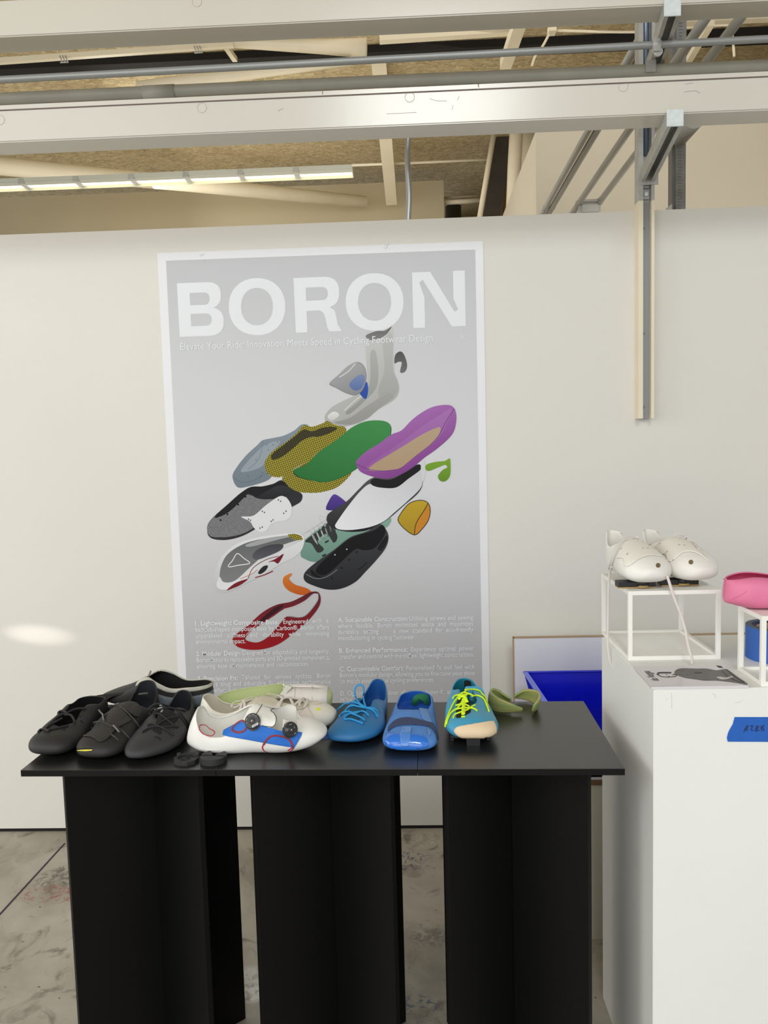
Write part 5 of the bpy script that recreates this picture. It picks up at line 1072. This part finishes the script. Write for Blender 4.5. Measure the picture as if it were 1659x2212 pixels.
Nn.patch('tongue', [(986, 1550), (985, 1530), (988, 1514), (1000, 1505), (1013, 1512), (1016, 1526), (1017, 1538), (1008, 1544), (996, 1550), (990, 1551)], M_bkin, r, .0004)
bm = bmesh.new(); add_prism(bm, [P(1003, 1471, 1, 1.748), P(1008, 1470, 1, 1.748), P(1017, 1472, 1, 1.748), P(1017, 1482, 1, 1.744), P(1016, 1500, 1, 1.744), P(1003, 1500, 1, 1.744)], (0, .003, 0)); fixn(bm)
link('heel_strip', bm_mesh(bm), M_bkin, r)
bm = bmesh.new(); add_prism(bm, smooth_line([P(1005, 1488, 1, 1.672), P(1007, 1483, 1, 1.672), P(1020, 1482, 1, 1.668), P(1034, 1483, 1, 1.668), P(1042, 1488, 1, 1.668), P(1048, 1502, 1, 1.660), P(1048, 1516, 1, 1.650), P(1017, 1514, 1, 1.650), P(1015, 1500, 1, 1.660)], 3, True), (0, .002, -.0005)); fixn(bm)
link('throat_flap', bm_mesh(bm), M_te, r)
M_ne = mat('neon_lace', (222, 255, 36), 0.6, bump=.3, bscale=700)
Nn.laces('lace', [[(964, 1571), (965, 1560), (972, 1540), (984, 1515), (1004, 1496), (1012, 1491)], [(966, 1566), (969, 1555), (976, 1541), (990, 1530), (1004, 1508)], [(1004, 1492), (1024, 1491), (1040, 1497), (1048, 1510), (1055, 1538)], [(1019, 1506), (1030, 1504), (1043, 1510), (1050, 1524), (1055, 1538)], [(979, 1510), (985, 1504), (1000, 1503), (1014, 1501), (1020, 1504)], [(988, 1510), (996, 1500), (1006, 1498), (1018, 1503)], [(980, 1552), (984, 1545), (996, 1540), (1010, 1535), (1022, 1527), (1026, 1525)], [(978, 1538), (990, 1533), (1006, 1531), (1022, 1532), (1030, 1537)], [(990, 1530), (1000, 1521), (1012, 1517)], [(997, 1551), (1001, 1550), (1005, 1550)], [(985, 1526), (1000, 1522), (1014, 1528)]], .0018, M_ne, r, .0022)
Nn.laces('lace_bundle', [[(1002, 1511), (1002, 1524), (1001, 1545)]], .0040, M_ne, r, .0022, .5)
Nn.one('lace_knot', [[(992, 1513), (998, 1508), (1006, 1510), (1008, 1517)], [(994, 1505), (1001, 1508), (1007, 1505)]], .0030, M_ne, r, .004)
M_cleat = mat('cleat_black', (24, 24, 26), 0.4)
bm = bmesh.new()
x0 = P(1005, 1600, 1, 1.535).x; x1 = P(1033, 1600, 1, 1.535).x; add_box(bm, x0, x1, 1.491, 1.54, TT - .0002, TT + .014)
fixn(bm); link('cleat', bm_mesh(bm), M_cleat, r)
for a_ in (975, 1052):
    xx = P(a_, 1600, 1, 1.55).x; box('cleat_foot', xx - .004, xx + .004, 1.515, 1.53, TT, TT + .014, M_cleat, r, .001)
xx = P(975, 1600, 1, 1.55).x; xb = P(1052, 1600, 1, 1.55).x; box('cleat_plate', xx - .004, xb + .004, 1.512, 1.60, TT + .006, TT + .013, M_cleat, r, .002)

# --- olive curved pieces
M_ol = mat('olive_print', (182, 170, 104), 0.4, var_col=(138, 160, 96), vscale=14, stretch=(.3, .3, 5))
def crescent(nm, label, pts_c, wid, tilt, z0, th=.0045):
    """curved rigid blade: list of (x, y, z, half height, twist)"""
    t = thing(nm, (pts_c[0][0], pts_c[0][1], TZ), label, 'heel cup', 'olive heel cups'); bm = bmesh.new()
    cs = smooth_line([Vector(p[:3]) for p in pts_c], 8); hs = smooth_line([Vector((p[3], p[4], 0)) for p in pts_c], 8); fr = frames(cs); rows = []
    for i, p in enumerate(cs):
        t_, _, _ = fr[i]; side = t_.cross(Vector((0, 0, 1))).normalized(); h = hs[i].x; tw_ = hs[i].y; up = Vector((0, 0, 1)) * math.cos(tw_) + side * math.sin(tw_)
        rows.append([bm.verts.new(p + up * (h * v) + side * (.2 * h * (v * v))) for v in (-1, -.8, -.4, 0, .4, .8, 1)])
    for i in range(len(rows) - 1):
        for j in range(6): bm.faces.new((rows[i][j], rows[i][j + 1], rows[i + 1][j + 1], rows[i + 1][j]))
    fixn(bm); o_ = link('cup', bm_mesh(bm), M_ol, t, True); s_ = o_.modifiers.new('thickness', 'SOLIDIFY'); s_.thickness = th; s_.offset = 0
    return t
z = TZ
crescent('heel_cup', 'large olive green curved heel cup near the back edge, right of the neon laced shoe', [(0.226, 1.665, z + .012, .004, -.5), (0.200, 1.662, z + .0165, .012, -.35), (0.172, 1.672, z + .0205, .0185, -.2), (0.157, 1.695, z + .0235, .021, 0), (0.166, 1.722, z + .024, .019, .2), (0.188, 1.728, z + .021, .014, .4), (0.207, 1.712, z + .018, .006, .6)], 0, 0, 0)
crescent('heel_cup', 'smaller olive curved heel cup near the back edge, nearest the blue bin', [(0.218, 1.738, z + .0165, .004, .5), (0.232, 1.750, z + .0165, .011, .5), (0.252, 1.742, z + .019, .014, .2), (0.268, 1.715, z + .0195, .017, -.1), (0.265, 1.683, z + .0185, .017, -.3), (0.254, 1.668, z + .0155, .012, -.4), (.248, 1.665, z + .013, .006, -.4)], 0, 0, 0)

# --- two black discs at the front edge
t = thing('printed_cleat', (-0.447, 1.433, TZ), 'angular black cleat disc with raised corners, left of the ribbed one', 'cleat', 'loose black cleats')
bm = bmesh.new(); cx, cy = -0.447, 1.432
def poly_ring(bm, cx, cy, ro, ri, z0, z1, n_, ph=0, rx=1.0, ry=1.0):
    R = []
    for rr, zz in ((ro, z0), (ro, z1), (ri, z1), (ri, z0)): R.append([bm.verts.new((cx + rx * rr * math.cos(ph + 2 * PI * k / n_), cy + ry * rr * math.sin(ph + 2 * PI * k / n_), zz)) for k in range(n_)])
    for i in range(4):
        for k in range(n_): bm.faces.new((R[i][k], R[i][(k + 1) % n_], R[(i + 1) % 4][(k + 1) % n_], R[(i + 1) % 4][k]))
M_ck = mat('cleat_grey', (40, 41, 40), 0.6, var=.15, vscale=200)
poly_ring(bm, cx, cy, .0245, .0165, TZ, TZ + .0075, 10); fixn(bm); link('rim', bm_mesh(bm), M_ck, t)
bm = bmesh.new(); poly_ring(bm, cx, cy, .0168, .0005, TZ, TZ + .0045, 20); fixn(bm); link('base', bm_mesh(bm), M_ck, t)
for dx, dy in ((.006, -.006), (-.006, -.006), (0, .008)):
    bm = bmesh.new(); poly_ring(bm, cx + dx, cy + dy, .0042, .0026, TZ + .0046, TZ + .0064, 18); fixn(bm); link('boss', bm_mesh(bm), M_ck, t)
for a_ in (2.6, .45):
    px_, py_ = cx + .0205 * math.cos(a_), cy + .0205 * math.sin(a_)
    bm = bmesh.new(); add_prism(bm, [(px_ - .0035, py_ - .003, TZ + .0075), (px_ + .0035, py_ - .003, TZ + .0075), (px_ + .003, py_ + .003, TZ + .0075), (px_ - .003, py_ + .003, TZ + .0075)], (0, 0, .0045)); fixn(bm); link('lug', bm_mesh(bm), M_ck, t)
t = thing('printed_cleat', (-0.394, 1.43, TZ), 'round black cleat disc cut into three lobes, beside the pedestal seam', 'cleat', 'loose black cleats')
cx, cy = -0.394, 1.430
for a0, a1 in ((3.3, 5.95), (6.15, 7.15), (2.05, 2.95)):
    bm = bmesh.new(); pts = []
    ri, ro = (.0035, .0255)
    out = [(cx + ro * math.cos(a0 + (a1 - a0) * k / 16), cy + ro * math.sin(a0 + (a1 - a0) * k / 16), TZ) for k in range(17)]
    inn = [(cx + ri * math.cos((a0 + a1) / 2 + s_), cy + ri * math.sin((a0 + a1) / 2 + s_), TZ) for s_ in (.3, -.3)]
    add_prism(bm, out + inn, (0, 0, .0125)); fixn(bm); bmesh.ops.bevel(bm, geom=bm.edges[:], offset=.0005, segments=1, affect='EDGES')
    link('lobe', bm_mesh(bm), M_ck, t)
bm = bmesh.new(); poly_ring(bm, cx, cy, .010, .0005, TZ, TZ + .006, 32); fixn(bm); link('base', bm_mesh(bm), M_ck, t)

# --- white pair on the riser
M_pw = mat('plaster_white', (238, 236, 229), 0.5, bump=0.15, bscale=90, var=0.035, vscale=30, stretch=(1, 1, 4)); M_pwl = mat('white_flap', (235, 232, 222), 0.55, bump=.05)
M_hole = mat('toe_hole', (116, 100, 66), .8); M_sole = mat('cleat_gold', (176, 146, 92), .6)
def pair(heel, toe, label, flap, hole, slits, cleat, laces, S=None):
    Q = Shoe(heel, toe, S1Z + .0125, w=((0, .018), (.1, .024), (.25, .034), (.45, .043), (.7, .053), (.85, .053), (1, .044)), zt=((0, .087), (.06, .085), (.12, .070), (.22, .058), (.34, .070), (.46, .079), (.6, .074), (.75, .064), (.88, .052), (1, .04)),
             gap=((0, .88), (.2, .84), (.32, .4), (.36, 0), (1, 0)), ztip=.026, tcap=.3, tpow=2.2, lean=-.006, zm=.42, cl=((0, 0), (.6, -.002), (1, .004)))
    r = shoe_root(Q, 'white_cycling_shoe', label, 'shoe', 'pair of white cycling shoes on the riser'); Q.shell('upper', [M_pw, M_pwl], r, .003)
    Q.patch('flap', flap, M_pwl, r, .0016, .0014)
    Q.patch('toe_hole', [(hole[0] + 5 * math.cos(t_), hole[1] + 5 * math.sin(t_)) for t_ in [2 * PI * k / 12 for k in range(12)]], M_hole, r, .0006, step=1.5)
    for s_ in slits: Q.one('slit', [s_], .0006, mat('slit_grey', (110, 104, 92), .8), r, .0034, .5)
    x0, x1, xa, xb, yb = cleat
    Y = toe[1] + .045; q0 = P(x0, yb, 1, Y); q1 = P(x1, yb, 1, Y)
    c_ = box('cleat', q0.x, q1.x, Y, Y + .030, S1Z + .0022, S1Z + .0135, M_cleat, r, .0015); box('cleat_sole', q0.x, q1.x, Y - .0005, Y + .029, S1Z + .0002, S1Z + .0026, M_sole, c_)
    q2 = P(xa, yb, 1, Y - .01); q3 = P(xb, yb, 1, Y - .01); bm = bmesh.new()
    add_tube(bm, [Vector(((q2.x + q3.x) / 2, Y + .008, S1Z + .004)), Vector(((q2.x + q3.x) / 2, Y + .008, S1Z + .0175))], (q3.x - q2.x) / 2, 28); fixn(bm); link('cleat_boss', bm_mesh(bm), M_cleat, c_)
    bm = bmesh.new(); add_tube(bm, [Vector(((q2.x + q3.x) / 2, Y + .007, S1Z + .001)), Vector(((q2.x + q3.x) / 2, Y + .007, S1Z + .006))], (q3.x - q2.x) / 2 * .95, 28); fixn(bm); link('cleat_boss_sole', bm_mesh(bm), M_sole, c_)
    return Q, r
Q1, r1 = pair((0.452, 1.795), (0.483, 1.560), 'left white cycling shoe with a round toe hole, standing on the frame riser',
    [(1332, 1205), (1340, 1206), (1346, 1207), (1350, 1213), (1350, 1220), (1352, 1224), (1358, 1224), (1366, 1219), (1380, 1209), (1395, 1203), (1410, 1201), (1425, 1203), (1428, 1200), (1410, 1186), (1398, 1172), (1388, 1166), (1372, 1165), (1352, 1172), (1342, 1185)],
    (1421.5, 1221.5), [[(1355, 1201), (1358, 1197)], [(1342, 1189), (1345, 1186)], [(1387, 1187), (1390, 1187)], [(1397, 1186), (1400, 1187)]], (1336, 1417, 1376, 1408, 1265), None)
Q2, r2 = pair((0.535, 1.80), (0.589, 1.575), 'right white cycling shoe with a round toe hole, nearest the pink shell',
    [(1417, 1193), (1421, 1178), (1436, 1164), (1452, 1157), (1466, 1155), (1478, 1161), (1494, 1174), (1508, 1190), (1520, 1201), (1531, 1214), (1520, 1206), (1508, 1198), (1492, 1193), (1474, 1196), (1462, 1206), (1452, 1213), (1444, 1212), (1441, 1202), (1438, 1198), (1428, 1198)],
    (1492.5, 1214.5), [[(1440, 1196), (1444, 1192)], [(1426, 1178), (1429, 1175)], [(1466, 1179), (1469, 1180)], [(1477, 1180), (1480, 1181)]], (1429, 1510, 1466, 1496, 1258), None)
# long flat laces
Q1.laces('lace', [[(1378, 1160), (1364, 1164), (1348, 1172), (1338, 1184), (1332, 1196), (1326, 1212), (1320, 1226)]], .0030, M_wl, r1, .006, .4)
def hanging(pts, nm, parent): 
    bm = bmesh.new(); p = smooth_line(pts, 7); add_tube(bm, p, .0029, 8, normals=[Vector((0, -1, 0))] * len(p), flat=.35); fixn(bm); return link(nm, bm_mesh(bm), M_wl, parent)
hanging([P(1321, 1224, 1, 1.66), P(1317, 1240, 1, 1.675), P(1315, 1262, 1, 1.68), P(1314, 1300, 1, 1.68), P(1313, 1350, 1, 1.68), P(1313, 1395, 1, 1.68), P(1318, 1430, 1, 1.68), P(1325, 1447, 1, 1.68), P(1328, 1458, 1, 1.68)], 'lace', r1)
hanging([P(1441, 1243, 1, 1.57), P(1447, 1262, 1, 1.565), P(1457, 1292, 1, 1.56), P(1472, 1330, 1, 1.555), P(1481, 1362, 1, 1.55), P(1487, 1395, 1, 1.54), P(1494, 1420, 1, 1.53), P(1495, 1434, 2, PZ + .004)], 'lace', r2)
Q2.laces('lace', [[(1455, 1157), (1466, 1154), (1480, 1160), (1494, 1173), (1508, 1190)]], .0030, M_wl, r2, .005, .4)
# pink shell
Pk = Shoe((0.578, 1.468), (0.88, 1.462), S2Z + .0004, w=((0, .038), (.2, .042), (.6, .048), (1, .04)), zt=((0, .056), (.15, .064), (.4, .054), (.6, .046), (1, .04)), zr=((0, .054), (.15, .0605), (.4, .051), (.6, .044), (1, .04)),
          gap=((0, .6), (.2, .5), (.8, .6), (.9, .5), (1, .3)), zb=((0, .010), (.12, .001), (.3, 0), (1, 0)), ztip=.02, hcap=.12, lean=.004, zm=.5, hbulge=.012)
r = shoe_root(Pk, 'pink_shell', 'bright pink shoe shell at the right edge, resting on the second riser')
M_pk = mat('pink_print', (226, 122, 160), 0.5, bump=.02, var=.03); M_pk2 = mat('pink_inner', (224, 92, 136), .5)
Pk.shell('upper', [M_pk, M_pk2], r, .0026)
Pk.one('crease_line', [[(1582, 1295), (1596, 1288), (1614, 1277)]], .0004, mat('pink_line', (206, 96, 136), .6), r, .0002, .5)
Pk.one('heel_tab', [[(1561, 1250), (1566, 1251), (1566, 1257), (1561, 1258)]], .0005, mat('pink_line', (206, 96, 136), .6), r, .0002, .5)
